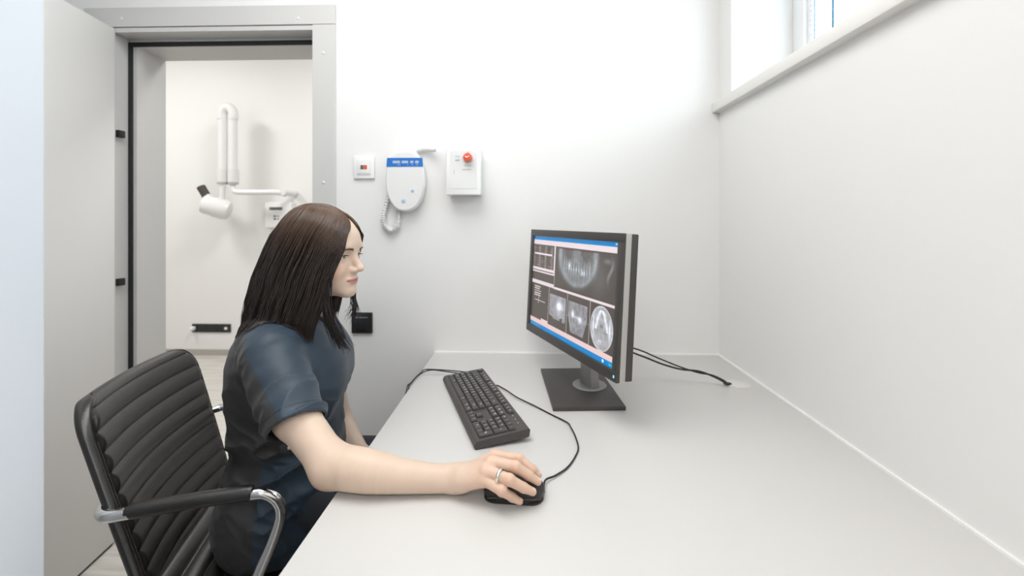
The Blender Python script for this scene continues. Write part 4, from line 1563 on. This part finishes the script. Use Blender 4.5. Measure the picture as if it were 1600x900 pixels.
_at = np.linspace(0, 1, 14)
ARR = [float(np.interp(t, [0, 0.15, 0.29, 0.4, 0.53, 0.78, 1.0], [0.0370, 0.0385, 0.0372, 0.0342, 0.0300, 0.0252, 0.0236])) for t in _at]
ARP = [A3(onz(518 + 196 * t, float(np.interp(t, [0, 0.28, 0.53, 0.78, 1.0], [727, 735.5, 743, 747, 747.5])), DZ + r_ + 0.0015)) for t, r_ in zip(_at, ARR)]
EL_R, WR_R = ARP[0], ARP[-1]


def arm_r(P):
    hm_ = SH_R * 0.42 + EL_R * 0.58 + np.array([-0.017, 0, -0.002], f32)
    d = smin(cone(P, SH_R, hm_, 0.050, 0.0405), cone(P, hm_, EL_R, 0.0405, 0.0345), 0.02)
    fo = None
    for i in range(len(ARP) - 1):
        e_ = cone(P, ARP[i], ARP[i + 1], ARR[i], ARR[i + 1])
        fo = e_ if fo is None else np.minimum(fo, e_)
    d = smin(d, fo, 0.022)
    d = smin(d, ell(P, EL_R + np.array([0.000, -0.016, -0.006], f32), (0.020, 0.020, 0.020)), 0.02)
    d = smin(d, cone(P, WR_R, WH, 0.0235, 0.0195), 0.012)
    return d


def arm_l(P):
    d = cone(P, SH_L, EL_L, 0.050, 0.036)
    d = smin(d, cone(P, EL_L, WR_L, 0.036, 0.022), 0.02)
    # left hand lying on the lap
    hb = WR_L + np.array([0.065, -0.01, -0.004], f32)
    d = smin(d, cone(P, WR_L, hb, 0.020, 0.020), 0.015)
    for k in range(4):
        o_ = np.array([0.0, 0.024 - 0.016 * k, 0], f32)
        a_ = hb + o_ * 0.9
        b_ = a_ + np.array([0.036, 0.002 * (1.5 - k), -0.004], f32)
        c_ = b_ + np.array([0.026, 0, -0.012], f32)
        d = smin(d, chain(P, [a_, b_, c_], (0.0092, 0.008, 0.0065)), 0.003)
    d = smin(d, chain(P, [WR_L + np.array([0.02, -0.016, 0], f32), hb + np.array([-0.01, -0.040, 0], f32), hb + np.array([0.025, -0.048, -0.004], f32)], (0.013, 0.010, 0.0075)), 0.006)
    return d


def group_fn(items, k=0.02):
    """items: (fn, lo, hi, k) - skip a group when the chunk lies far from its box"""
    def f(P):
        out = np.full(len(P), 0.5, f32)
        for fn_, lo, hi, kk in items:
            lo_, hi_ = A3(lo), A3(hi)
            q_ = np.maximum(np.maximum(lo_ - P, P - hi_), 0)
            db = np.sqrt((q_ * q_).sum(1))
            m = db < 0.06
            far = np.minimum(out, db + 0.02)
            if m.any():
                v = far.copy()
                v[m] = smin(out[m], fn_(P[m]).astype(f32), kk)
                out = v
            else:
                out = far
        return out
    return f


def neck(P):
    a_ = hw_([-0.018, 0, -0.045])
    return cone(P, a_, NB, 0.050, 0.054)


body_fn = group_fn([
    (torso_body, (-0.80, 0.92, 0.40), (-0.40, 1.34, 1.08), 0.02),
    (neck, NB - 0.07, hw_([0.03, 0, 0.02]) + 0.06, 0.035),
    (head, HC - 0.125, HC + 0.13, 0.018),
    (arm_r, np.minimum(SH_R, WR_R) - 0.07, np.maximum(np.maximum(SH_R, WR_R), EL_R) + 0.07, 0.03),
    (arm_l, np.minimum(SH_L, WR_L) - 0.08, np.maximum(np.maximum(SH_L, WR_L), EL_L) + np.array([0.15, 0.07, 0.07], f32), 0.03),
    (hand, WH - 0.03, np.array([0.05, 0.89, 0.84], f32), 0.012),
])
V, F = sdf_mesh(body_fn, (-0.82, 0.74, 0.40), (0.06, 1.46, 1.32), 0.0019)
# skin colours (real colour of lips, cheeks, knuckles; darker eye surrounds and lip line)
base = np.tile(np.array([0.70, 0.54, 0.43]), (len(V), 1))
Vf = V.astype(f32)
Q = hl(Vf)
gg = lambda d2, s: np.exp(-d2 / (s * s))


def blend(mask, col):
    global base
    base = base * (1 - mask[:, None]) + np.array(col) * mask[:, None]


hd = (Q[:, 2] > -0.12) & (np.abs(Q[:, 1]) < 0.1)
blend(0.55 * hd * gg((Q[:, 0] - 0.06) ** 2 + (np.abs(Q[:, 1]) - 0.045) ** 2 + (Q[:, 2] + 0.035) ** 2, 0.024), (0.74, 0.40, 0.32))
ly = np.abs(Q[:, 1])
lipm = (Q[:, 0] > 0.068) & (ly < 0.0245) & (Q[:, 2] < -0.0630 + 0.0062 * np.sqrt(np.clip(1 - (ly / 0.0245) ** 2, 0, 1))) & (Q[:, 2] > -0.0640 - 0.0082 * np.sqrt(np.clip(1 - (ly / 0.0225) ** 2, 0, 1)))
blend(0.85 * lipm, (0.58, 0.24, 0.21))
blend(0.8 * ((Q[:, 0] > 0.06) & (np.abs(Q[:, 2] + 0.0634) < 0.0011) & (ly < 0.0255)), (0.25, 0.08, 0.07))
blend(0.30 * hd * gg((Q[:, 0] - 0.10) ** 2 + Q[:, 1] ** 2 + (Q[:, 2] + 0.036) ** 2, 0.010), (0.74, 0.38, 0.30))
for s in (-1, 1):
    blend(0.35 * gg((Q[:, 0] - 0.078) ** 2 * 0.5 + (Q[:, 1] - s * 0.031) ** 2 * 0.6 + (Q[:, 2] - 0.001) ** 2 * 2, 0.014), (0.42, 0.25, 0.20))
for J in (IDX, MID, RIN, PIN):
    for j_, a_ in ((0, 0.45), (1, 0.6), (2, 0.5), (3, 0.35)):
        c = np.array(tuple(J[j_]))
        blend(a_ * gg(((V - c) ** 2).sum(1), 0.011), (0.74, 0.43, 0.31))
blend(0.5 * gg(((V - (EL_R + np.array([-0.01, -0.035, -0.02]))) ** 2).sum(1), 0.025), (0.68, 0.42, 0.33))
hm = np.clip((V[:, 0] - WH[0] + 0.01) / 0.05, 0, 1) * (V[:, 2] < 0.85)
blend(0.45 * hm, (0.70, 0.45, 0.335))
mot = vn((Vf * 45))
base *= (0.97 + 0.06 * mot)[:, None]
PR = A3(fx(-0.60, 1.13, 0.0))
wm = root('person', 'seated dark-haired woman in a navy short-sleeved scrub top using the mouse', 'person', tuple(PR))
body = np_mesh('body', V - PR, F, M['skin'], wm, True, base)


def wtube(name, pts, r, m, par, ns=6, n=5):
    return tube(name, [tuple(A3(p_) - PR) for p_ in pts], r, m, par, ns, n)


def sphere(name, c, r, m, par, mtx=None, seg=24):
    bm = bmesh.new()
    bmesh.ops.create_uvsphere(bm, u_segments=seg, v_segments=seg // 2, radius=1)
    R_ = r if isinstance(r, (tuple, list)) else (r, r, r)
    bmesh.ops.scale(bm, vec=R_, verts=bm.verts)
    if mtx is not None:
        bmesh.ops.transform(bm, matrix=mtx, verts=bm.verts)
    bmesh.ops.translate(bm, vec=tuple(A3(c) - PR), verts=bm.verts)
    return from_bm(name, bm, m, par, True)


Rh4 = Matrix(Rh.astype(float).tolist()).to_4x4()
for s in (-1, 1):
    ec = hw_([0.0640, s * 0.0315, -0.0045])
    ey = sphere('eyeball', ec, 0.0128, M['eye'], body)
    sphere('iris', hw_([0.0640 + 0.0085, s * 0.0315 - 0.001, -0.0060]), (0.0047, 0.0056, 0.0056), M['iris'], ey, Rh4)
    # upper lashes and brow
    L_ = []
    for k in range(9):
        a_ = -1 + 2 * k / 8
        y = s * 0.0320 + a_ * 0.0125
        x = 0.0640 + math.sqrt(max(0.0158 ** 2 - (0.0125 * a_) ** 2, 0)) - 0.0005
        z = -0.0045 + 0.0036 * math.sqrt(1 - a_ * a_) - 0.0005
        L_.append((x, y, z))
    wtube('lash_line', [hw_(p_) for p_ in L_], [0.0004] + [0.0009] * 7 + [0.0004], M['lash'], body, 5, 3)
    for k in range(1, 8):
        p0 = np.array(L_[k])
        d_ = np.array([0.006, (k - 4) * 0.0009 * 1.0, -0.001 + 0.0])
        wtube('lash', [hw_(p0), hw_(p0 + d_ * 0.6 + [0, 0, -0.0006]), hw_(p0 + d_ + [0, 0, 0.001])], [0.0005, 0.0004, 0.0002], M['lash'], body, 4, 2)
    bm_v, bm_f = [], []
    for k in range(130):
        a_ = k / 129
        y = s * (0.014 + 0.033 * a_)
        z = 0.0108 + 0.0028 * math.sin(a_ * PI * 0.8) - 0.0015 * a_ + random.uniform(-0.0026, 0.0026) * (1 - 0.65 * a_)
        p0 = np.array([0.095, y, z])
        # project onto the face along -x
        for it in range(40):
            v_ = head(hw_(p0)[None])[0]
            if v_ < 0.0004:
                break
            p0[0] -= max(v_ * 0.7, 0.0003)
        p1 = p0 + np.array([-0.0012 * a_ - 0.0002, s * 0.0050, 0.0014 - 0.002 * a_])
        v_ = head(hw_(p1)[None])[0]
        p1[0] -= v_ - 0.0006
        Vv, Ff = tube_arrays([tuple(hw_(p0) - PR), tuple(hw_((p0 + p1) / 2 + [0.0003, 0, 0]) - PR), tuple(hw_(p1) - PR)], [0.0006, 0.0008, 0.0003], 4)
        o_ = len(bm_v)
        bm_v += [tuple(v) for v in Vv]
        bm_f += [tuple(o_ + q_ for q_ in f_) for f_ in Ff]
    me = bpy.data.meshes.new('eyebrow')
    me.from_pydata(bm_v, [], bm_f)
    link('eyebrow', me, M['brow'], body, True)

# nails and ring
for J, r_ in ((IDX, 0.0062), (MID, 0.0064), (RIN, 0.0062), (PIN, 0.0055)):
    d_ = (Vector(J[3]) - Vector(J[2])).normalized()
    side = d_.cross(Vector((0, 0, 1))).normalized()
    upn = side.cross(d_).normalized()
    if upn.z < 0:
        upn = -upn
    c = Vector(J[3]) - d_ * 0.0014 + upn * (r_ * 0.72)
    R_ = Matrix((d_, side, upn)).transposed().to_4x4()
    sphere('fingernail', c, (0.0058, r_ * 0.74, r_ * 0.40), M['nail'], body, R_, 16)
d_ = (Vector(RIN[1]) - Vector(RIN[0])).normalized()
c = Vector(RIN[0]) + d_ * ((Vector(RIN[1]) - Vector(RIN[0])).length * 0.62)
zq = d_.to_track_quat('Z', 'Y').to_matrix().to_4x4()
ringm = Matrix.Translation(c - Vector(PR.tolist())) @ zq
bm = bmesh.new()
rr_ = 0.0119
sec = [(-0.0002, -0.0028), (0.0011, -0.0022), (0.0015, 0), (0.0011, 0.0022), (0, 0.0028), (-0.0003, 0)]
NR = 36
rings = [[bm.verts.new(((rr_ + s_[0]) * math.cos(2 * PI * k / NR), (rr_ + s_[0]) * math.sin(2 * PI * k / NR), s_[1])) for s_ in sec] for k in range(NR)]
for k in range(NR):
    a, b = rings[k], rings[(k + 1) % NR]
    for i in range(6):
        bm.faces.new((a[i], a[(i + 1) % 6], b[(i + 1) % 6], b[i]))
bmesh.ops.transform(bm, matrix=ringm, verts=bm.verts)
from_bm('finger_ring', bm, mat('bright_silver', (0.85, 0.84, 0.80), 0.2, metal=1.0), wm, True)

# ---------------------------------------------------------------- scrub top
aR = (EL_R - SH_R) / np.linalg.norm(EL_R - SH_R)
aL = (EL_L - SH_L) / np.linalg.norm(EL_L - SH_L)
HEM_R = SH_R + (EL_R - SH_R) * 0.63
HEM_L = SH_L + (EL_L - SH_L) * 0.62
DRP = np.array([-0.028, 0, -0.003], f32)


def folds(P):
    u, v = fwdc(P)
    z = P[:, 2]
    # long soft folds that run round the waist and up from it
    q1 = np.stack([u * 7 + z * 8, v * 5, z * 20 - u * 9], -1)
    q2 = np.stack([u * 16, v * 12 + z * 8, z * 34 + u * 20], -1)
    n_ = vn(q1 + 5)
    n2 = vn(q2 + 9)
    wst = np.exp(-((z - 0.69) / 0.13) ** 2)
    r1 = (1 - np.abs(2 * n_ - 1)) ** 2
    r2 = (1 - np.abs(2 * n2 - 1)) ** 2
    return -0.011 * (r1 - 0.35) * (0.25 + wst) - 0.005 * (r2 - 0.35) * (0.25 + wst)


def sleeve(P, S_, Hm, a_, r0, r1, grow, trunc):
    end = Hm + a_ * (0.0 if trunc else 0.06)
    d = cone(P, S_, Hm + a_ * 0.05 + DRP, r0 + grow, r1 + grow)
    sd_ = np.cross(a_, np.array([0, -1, 0.25]))
    sd_ = sd_ / np.linalg.norm(sd_) * (1 if sd_[0] > 0 else -1)
    pl_ = (P - end) @ (a_ - 0.22 * sd_).astype(f32) / 1.024
    # wrinkles
    al = (P - S_) @ a_
    q_ = np.stack([al * 26 + P[:, 0] * 12, P[:, 2] * 14 + P[:, 1] * 6, P[:, 0] * 10], -1)
    n_ = vn(q_)
    d = d - 0.0075 * ((1 - np.abs(2 * n_ - 1)) ** 2 - 0.35)
    d = smax(d, pl_, 0.004 if trunc else 0.02)
    return d


def shirt_solid(P, grow, trunc):
    d = torso(P, 0.014 + grow)
    for s in (-1, 1):
        c = np.array([-0.575, 1.122, 0.872], f32) + FWD * 0.034 + LAT * s * 0.060
        d = smin(d, ell(P, c, (0.070 + grow, 0.075 + grow, 0.070 + grow)), 0.06)
    # skirt of the top spreads over the hips
    c = np.array([-0.605, 1.14, 0.545], f32)
    d = smin(d, ell(P, c, (0.136 + grow, 0.198 + grow, 0.105 + grow)), 0.05)
    d = d + folds(P)
    # shoulders / sleeves
    for (S_, Hm, a_, r0, r1) in ((SH_R, HEM_R, aR, 0.060, 0.060), (SH_L, HEM_L, aL, 0.058, 0.060)):
        d = smin(d, sleeve(P, S_, Hm, a_, r0, r1, grow, trunc), 0.022)
    return d


VZ = 0.945


def shirt(P):
    o_ = shirt_solid(P, 0.0, True)
    i_ = shirt_solid(P, -0.0070, False)
    d = np.maximum(o_, -i_)
    u, v = fwdc(P)
    z = P[:, 2]
    vc = (np.abs(v - 0.004) - (z - VZ) * 0.80) * 0.80
    cut = np.maximum(vc, -(u - 0.0))
    d = np.maximum(d, -np.maximum(cut, -(z - VZ + 0.01)))
    nk = cone(P, NB + np.array([-0.01, 0, -0.03], f32), NB + np.array([0.02, 0, 0.12], f32), 0.074, 0.086)
    d = np.maximum(d, -nk)
    d = np.maximum(d, 0.486 - z)
    return d


def vmask(V_):
    return V_


V, F = sdf_mesh(shirt, (-0.84, 0.82, 0.47), (-0.34, 1.44, 1.12), 0.0028)
Vf = V.astype(f32)
u, v = fwdc(Vf)
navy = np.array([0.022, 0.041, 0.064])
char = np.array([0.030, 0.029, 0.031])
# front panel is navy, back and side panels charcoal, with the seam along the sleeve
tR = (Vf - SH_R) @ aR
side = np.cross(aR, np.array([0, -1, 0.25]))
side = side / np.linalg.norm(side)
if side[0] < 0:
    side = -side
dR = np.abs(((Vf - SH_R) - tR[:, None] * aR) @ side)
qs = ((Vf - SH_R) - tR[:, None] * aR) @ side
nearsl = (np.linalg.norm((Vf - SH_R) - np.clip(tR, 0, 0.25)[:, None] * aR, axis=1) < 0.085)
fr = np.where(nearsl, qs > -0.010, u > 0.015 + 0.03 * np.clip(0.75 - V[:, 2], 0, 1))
# low side panel stays navy in the lap; shade under the sleeve painted into its colour
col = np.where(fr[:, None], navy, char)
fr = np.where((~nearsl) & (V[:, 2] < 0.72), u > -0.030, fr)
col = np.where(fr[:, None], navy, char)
flank_shade = (~nearsl) & (u > -0.02) & (u < 0.05) & (v < 0) & (V[:, 2] < 0.83) & (V[:, 2] > 0.72)
col = np.where(flank_shade[:, None], char * 0.8, col)
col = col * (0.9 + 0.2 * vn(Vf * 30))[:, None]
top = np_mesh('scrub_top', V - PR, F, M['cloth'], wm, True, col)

# seams, stitched lines and snap
def on_surface(fn, p, d_, far=0.1, off=0.0006):
    """march from p + d*far towards p until the surface is met"""
    p, d_ = np.asarray(p, f32), np.asarray(d_, f32)
    q_ = p + d_ * far
    for it in range(80):
        v_ = float(fn(q_[None])[0])
        if v_ < off:
            break
        q_ = q_ - d_ * max(v_ * 0.6, 0.0006)
    return q_


def seam(name, ctr, dirs, r=0.0010, m=None, fn=None):
    pts_ = [on_surface(fn or (lambda P_: shirt_solid(P_, 0, True)), c_, d_, 0.16) for c_, d_ in zip(ctr, dirs)]
    return wtube(name, pts_, r, m or M['navy'], top, 5, 3)


camd = lambda p: (np.array([0, 0, 1.25]) - np.asarray(p)) / np.linalg.norm(np.array([0, 0, 1.25]) - np.asarray(p))
# sleeve hem stitch ring
e1 = side
e2 = np.cross(aR, e1)
for off in (0.014,):
    pts_ = []
    for k in range(25):
        a_ = 2 * PI * k / 24
        dd = math.cos(a_) * e1 + math.sin(a_) * e2
        c_ = HEM_R + DRP * 0.7 - aR * (off - 0.22 * 0.06 * math.cos(a_))
        pts_.append(on_surface(lambda P_: shirt_solid(P_, 0, True), c_, dd, 0.12, 0.0003))
    wtube('hem_stitch', pts_, 0.0007, M['navy'], top, 4, 2)
# V-neck bands
for s in (-1, 1):
    pts_ = []
    for k in range(9):
        z = VZ - 0.002 + 0.082 * k / 8
        vv = s * ((z - VZ) * 0.80 + 0.009) + 0.004
        c_ = np.array([-0.59, 1.12, z]) + LAT * vv + FWD * 0.0
        pts_.append(on_surface(lambda P_: shirt_solid(P_, 0, True), c_, FWD * 1.0, 0.2, 0.0))
    Vb, Fb = tube_arrays(smooth_path([tuple(p_ - PR) for p_ in pts_], 4), 0.0085, 10, 0.22)
    me = bpy.data.meshes.new('neck_band')
    me.from_pydata([tuple(q_) for q_ in Vb], [], Fb)
    link('neck_band', me, M['navy'], top, True)
# dark sleeve tab with a metal snap
sp = on_surface(lambda P_: body_fn(P_), HEM_R + aR * 0.006, -e1 if (-e1) @ camd(HEM_R) > -2 else e1, 0.12, 0.003)
sp = on_surface(lambda P_: body_fn(P_), HEM_R + aR * 0.012, (camd(HEM_R) * 0.35 - side * 0.94) / np.linalg.norm(camd(HEM_R) * 0.35 - side * 0.94), 0.12, 0.004)
tb_ = sphere('sleeve_tab', sp, (0.016, 0.006, 0.010), M['darkcloth'], top)
sphere('snap', sp + camd(sp) * 0.0065 + np.array([0.004, 0, 0]), 0.0038, M['silver'], tb_, None, 16)

# ---------------------------------------------------------------- trousers and shoes
HP = np.array([-0.615, 1.145, 0.556], f32)


def trousers(P):
    d = ell(P, HP, (0.150, 0.190, 0.092))
    d = smin(d, torso(P, 0.006), 0.03)
    d = np.maximum(d, P[:, 2] - 0.66)
    q2 = np.stack([P[:, 0] * 20 + P[:, 2] * 14, P[:, 1] * 24, P[:, 2] * 40], -1)
    for s in (-1, 1):
        a_ = HP + LAT * s * 0.092 + FWD * 0.02 + np.array([0, 0, 0.0], f32)
        k_ = HP + LAT * s * 0.10 + FWD * 0.44 + np.array([0, 0, -0.01], f32)
        an = k_ + FWD * 0.03 + np.array([0, 0, -0.42], f32)
        d = smin(d, cone(P, a_, k_, 0.080, 0.062), 0.04)
        d = smin(d, cone(P, k_, an, 0.064, 0.050), 0.03)
    d = d + 0.006 * (vn(q2) - 0.5)
    return np.maximum(d, 0.085 - P[:, 2])


V, F = sdf_mesh(trousers, (-0.84, 0.88, 0.06), (0.05, 1.50, 0.70), 0.0050)
np_mesh('trousers', V - PR, F, M['navy'], wm, True)
for s in (-1, 1):
    an = HP + LAT * s * 0.10 + FWD * 0.47
    an[2] = 0

    def shoe(P, an=an):
        d = cone(P, an + np.array([0, 0, 0.045], f32), an + FWD * 0.12 + np.array([0, 0, 0.030], f32), 0.044, 0.036)
        d = smin(d, cone(P, an - FWD * 0.035 + np.array([0, 0, 0.035], f32), an + np.array([0, 0, 0.09], f32), 0.038, 0.034), 0.02)
        return np.maximum(d, 0.001 - P[:, 2])
    V, F = sdf_mesh(shoe, an - np.array([0.14, 0.14, 0.01], f32), an + np.array([0.22, 0.18, 0.14], f32), 0.005)
    np_mesh('shoe', V - PR, F, M['darkcloth'], wm, True)

# ---------------------------------------------------------------- hair
HT = np.array([   # z, centre x, half length, half width
    (0.1160, -0.015, 0.062, 0.003),
    (0.1135, -0.015, 0.072, 0.022),
    (0.1050, -0.014, 0.081, 0.044),
    (0.0900, -0.013, 0.090, 0.064),
    (0.0700, -0.015, 0.096, 0.078),
    (0.0460, -0.020, 0.101, 0.086),
    (0.0000, -0.035, 0.110, 0.089),
    (-0.060, -0.053, 0.116, 0.092),
    (-0.120, -0.064, 0.121, 0.097),
    (-0.165, -0.068, 0.124, 0.100),
    (-0.220, -0.066, 0.120, 0.098)])
EN = np.array([(0.116, 0.047, -0.001), (0.105, 0.060, -0.006), (0.09, 0.067, -0.008), (0.066, 0.074, -0.018), (0.046, 0.078, -0.030), (0.02, 0.079, -0.041), (0.0, 0.079, -0.047),
               (-0.033, 0.069, -0.055), (-0.06, 0.064, -0.060), (-0.09, 0.060, -0.065), (-0.12, 0.050, -0.070), (-0.165, 0.036, -0.078), (-0.22, 0.030, -0.080)])
EF = np.array([(0.116, 0.047, 0.001), (0.105, 0.062, 0.006), (0.09, 0.078, 0.012), (0.066, 0.083, 0.030), (0.046, 0.079, 0.048), (0.0, 0.060, 0.068), (-0.05, 0.040, 0.076),
               (-0.09, 0.012, 0.084), (-0.165, -0.010, 0.090), (-0.22, -0.010, 0.090)])


def it(tab, z, k):
    return np.interp(-z, -tab[:, 0], tab[:, k])


def hair_pt(t, z, rho):
    cx, a, b = it(HT, z, 1), it(HT, z, 2), it(HT, z, 3)
    nx, ny = (it(EN, z, 1) - cx) / a, it(EN, z, 2) / b
    fx__, fy__ = (it(EF, z, 1) - cx) / a, it(EF, z, 2) / b
    an_, af = np.arctan2(ny, nx), np.arctan2(fy__, fx__)
    rn, rf = np.hypot(nx, ny), np.hypot(fx__, fy__)
    ph = an_ - t * (2 * PI + an_ - af)
    wn, wf = np.exp(-t / 0.07), np.exp(-(1 - t) / 0.07)
    r_ = 1 + (rn - 1) * wn + (rf - 1) * wf
    r_ = r_ * rho
    x_ = cx + a * r_ * np.cos(ph)
    w_ = np.clip((z - 0.045) / 0.07, 0, 1)
    dz_ = 0.022 * (np.clip(x_ + 0.012, 0, None) / 0.065) ** 2 + 0.026 * (np.clip(-0.030 - x_, 0, None) / 0.06) ** 2
    return np.stack([x_, b * r_ * np.sin(ph), z - dz_ * w_ + 0.003 * w_], -1)


def push_out(Pw, gap=0.003, it_=3, fn=lambda P_: np.minimum(shirt_solid(P_, 0.0, True), neck(P_))):
    P_ = Pw.astype(f32)
    for _ in range(it_):
        d = fn(P_)
        m = d < gap
        if not m.any():
            break
        q_ = P_[m]
        g_ = np.stack([fn(q_ + np.eye(3, dtype=f32)[k] * 0.003) - fn(q_ - np.eye(3, dtype=f32)[k] * 0.003) for k in range(3)], -1)
        g_ /= np.linalg.norm(g_, axis=1, keepdims=True) + 1e-6
        P_[m] = q_ + g_ * (gap - d[m])[:, None]
    return P_


NS, NP_ = 4600, 26
rs = np.random.default_rng(5)
t0 = rs.random(NS)
t0[:600] = rs.random(600) ** 2 * 0.10            # extra strands along the near edge
t0[600:800] = 1 - rs.random(200) ** 2 * 0.08
layer = rs.random(NS)
rho0 = 0.86 + 0.15 * layer
clump = np.floor(t0 * 110 + 0.35 * np.sin(t0 * 900))
crand = rs.random(300)
cr = crand[clump.astype(int) % 300]
zend = -0.152 - 0.024 * cr - 0.022 * rs.random(NS) + 0.010 * np.sin(t0 * 40) - 0.012 * np.exp(-((t0 - 0.45) / 0.12) ** 2)
zend -= 0.028 * np.exp(-t0 / 0.10) * rs.random(NS) ** 0.7
zend += np.where(rs.random(NS) < 0.12, 0.04 * rs.random(NS), 0)
s_ = np.linspace(0, 1, NP_) ** 0.9
ztop = 0.1165 - 0.006 * (1 - layer) ** 2
Z = ztop[:, None] + (zend - ztop)[:, None] * (0.25 * s_ + 0.75 * s_ ** 1.25)[None]
ph1, ph2 = rs.random(NS) * 6.28, rs.random(NS) * 6.28
T_ = t0[:, None] + 0.006 * np.sin(Z * 22 + ph1[:, None]) * s_ + (cr[:, None] - 0.5) * 0.030 * np.sin(Z * 14 + clump[:, None]) * s_
tc = (clump + 0.5) / 110
T_ = T_ + (tc[:, None] - t0[:, None]) * 0.75 * (s_[None] ** 2) * (t0[:, None] > 0.02)
T_ = np.clip(T_, 0.0, 1.0)
RHO = rho0[:, None] + 0.020 * np.sin(Z * 30 + ph2[:, None]) * s_ + 0.055 * (cr[:, None] - 0.5) * s_ ** 0.7
RHO = RHO + 0.02 * (1 - s_)[None] * 0
X = hair_pt(T_, Z, RHO).reshape(-1, 3)
# strands never enter the skull or face
Xw = hw_(X)
Xw = push_out(Xw, 0.004, 3, lambda P_: head(P_))
Xw = push_out(Xw, 0.003, 3).reshape(NS, NP_, 3)
Xw[:, :, :] += (rs.random((NS, 1, 3)) - 0.5) * 0.001
# loose wisps in front of the shoulder and under the chin


def strand_mesh(Xw, rad, colr, name, par):
    n_, m_, _ = Xw.shape
    T = np.empty_like(Xw)
    T[:, 1:-1] = Xw[:, 2:] - Xw[:, :-2]
    T[:, 0] = Xw[:, 1] - Xw[:, 0]
    T[:, -1] = Xw[:, -1] - Xw[:, -2]
    T /= np.linalg.norm(T, axis=2, keepdims=True) + 1e-9
    ref = np.array([0.3, 0.9, 0.1])
    U_ = np.cross(T, ref)
    U_ /= np.linalg.norm(U_, axis=2, keepdims=True) + 1e-9
    W_ = np.cross(T, U_)
    Vs = []
    for k in range(3):
        a_ = 2 * PI * k / 3
        Vs.append(Xw + (U_ * math.cos(a_) + W_ * math.sin(a_)) * rad[..., None])
    Vv = np.stack(Vs, 2).reshape(-1, 3)                # n, m, 3 sides
    I_ = np.arange(n_ * m_ * 3).reshape(n_, m_, 3)
    Fs = []
    for k in range(3):
        k2 = (k + 1) % 3
        Fs.append(np.stack([I_[:, :-1, k], I_[:, :-1, k2], I_[:, 1:, k2], I_[:, 1:, k]], -1).reshape(-1, 4))
    Ff = np.concatenate(Fs)
    cc = np.repeat(colr.reshape(-1, 3), 3, axis=0)
    return np_mesh(name, Vv - PR, Ff, M['hair'], par, True, cc)


rad = 0.00105 * (1 - 0.72 * s_ ** 3)[None] * (0.75 + 0.5 * rs.random(NS))[:, None]
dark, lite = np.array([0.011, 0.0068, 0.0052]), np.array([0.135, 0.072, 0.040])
mixv = np.clip((Z + 0.02) / 0.13, 0, 1) ** 1.4 * (0.45 + 0.5 * rs.random(NS)[:, None]) + 0.16 * rs.random(NS)[:, None] ** 2 + 0.06 * cr[:, None]  # brown sheen on the crown painted in; strands also vary at random
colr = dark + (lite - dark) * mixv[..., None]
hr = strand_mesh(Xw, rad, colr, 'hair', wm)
hr['label'] = 'long straight dark brown hair'
# inner mass of hair under the strands
tt = np.linspace(0, 1, 140)
zz = np.concatenate([np.linspace(0.1160, 0.09, 10), np.linspace(0.085, -0.155, 50)])
TT, ZZ = np.meshgrid(tt, zz, indexing='ij')
Xi = hair_pt(TT, ZZ, np.full_like(TT, 0.93)) + 0
Xi += (0.0015 * np.sin(TT * 330))[..., None] * np.array([0.4, 1, 0])
Xi = hw_(Xi.reshape(-1, 3))
Xi = push_out(Xi, 0.002, 3, lambda P_: head(P_))
Xi = push_out(Xi, 0.001, 3)
idx = np.arange(TT.size).reshape(TT.shape)
F = np.stack([idx[:-1, :-1], idx[1:, :-1], idx[1:, 1:], idx[:-1, 1:]], -1).reshape(-1, 4)
mi = np.clip((ZZ + 0.02) / 0.13, 0, 1) ** 1.3 * 0.7  # same painted sheen, rising toward the crown
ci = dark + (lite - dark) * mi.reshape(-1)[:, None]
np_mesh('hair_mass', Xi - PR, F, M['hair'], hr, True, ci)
# loose locks: front near side to the collar, and wisps on the far side of the chin
loc = []
for k in range(190):
    far_side = k % 4 == 0
    r0 = rs.random()
    if far_side:
        p0 = np.array([0.040 + 0.01 * rs.random(), 0.070, -0.06])
        pts_ = [p0, p0 + [0.006, -0.010, -0.05], p0 + [0.012 + 0.012 * r0, -0.024, -0.078 - 0.01 * r0], p0 + [0.008 + 0.02 * r0, -0.038, -0.095 - 0.02 * rs.random()]]
    else:
        p0 = np.array([0.060 - 0.02 * r0, -0.062, -0.06])
        e_ = rs.random() ** 1.3
        pts_ = [p0, p0 + [0.004, -0.006, -0.05], p0 + [0.014 + 0.01 * e_, -0.006, -0.10], p0 + [0.030 + 0.022 * e_, 0.0 + 0.012 * rs.random(), -0.142 - 0.012 * e_]]
    pp = smooth_path([tuple(q_) for q_ in pts_], 7)
    pp = np.array([tuple(q_) for q_ in pp])
    pp += (rs.random(3) - 0.5) * 0.008 + (np.linspace(0, 1, len(pp))[:, None] ** 2) * (rs.random(3) - 0.5) * 0.020
    loc.append(hw_(pp))
loc = np.array(loc)
sh_ = loc.shape
loc = push_out(loc.reshape(-1, 3), 0.003, 3, lambda P_: head(P_))
loc = push_out(loc, 0.003, 3).reshape(sh_)
sl = np.linspace(0, 1, sh_[1])
strand_mesh(loc, np.tile(0.0008 * (1 - 0.7 * sl ** 2), (sh_[0], 1)), np.tile(dark, (sh_[0] * sh_[1], 1)), 'loose_lock', hr)
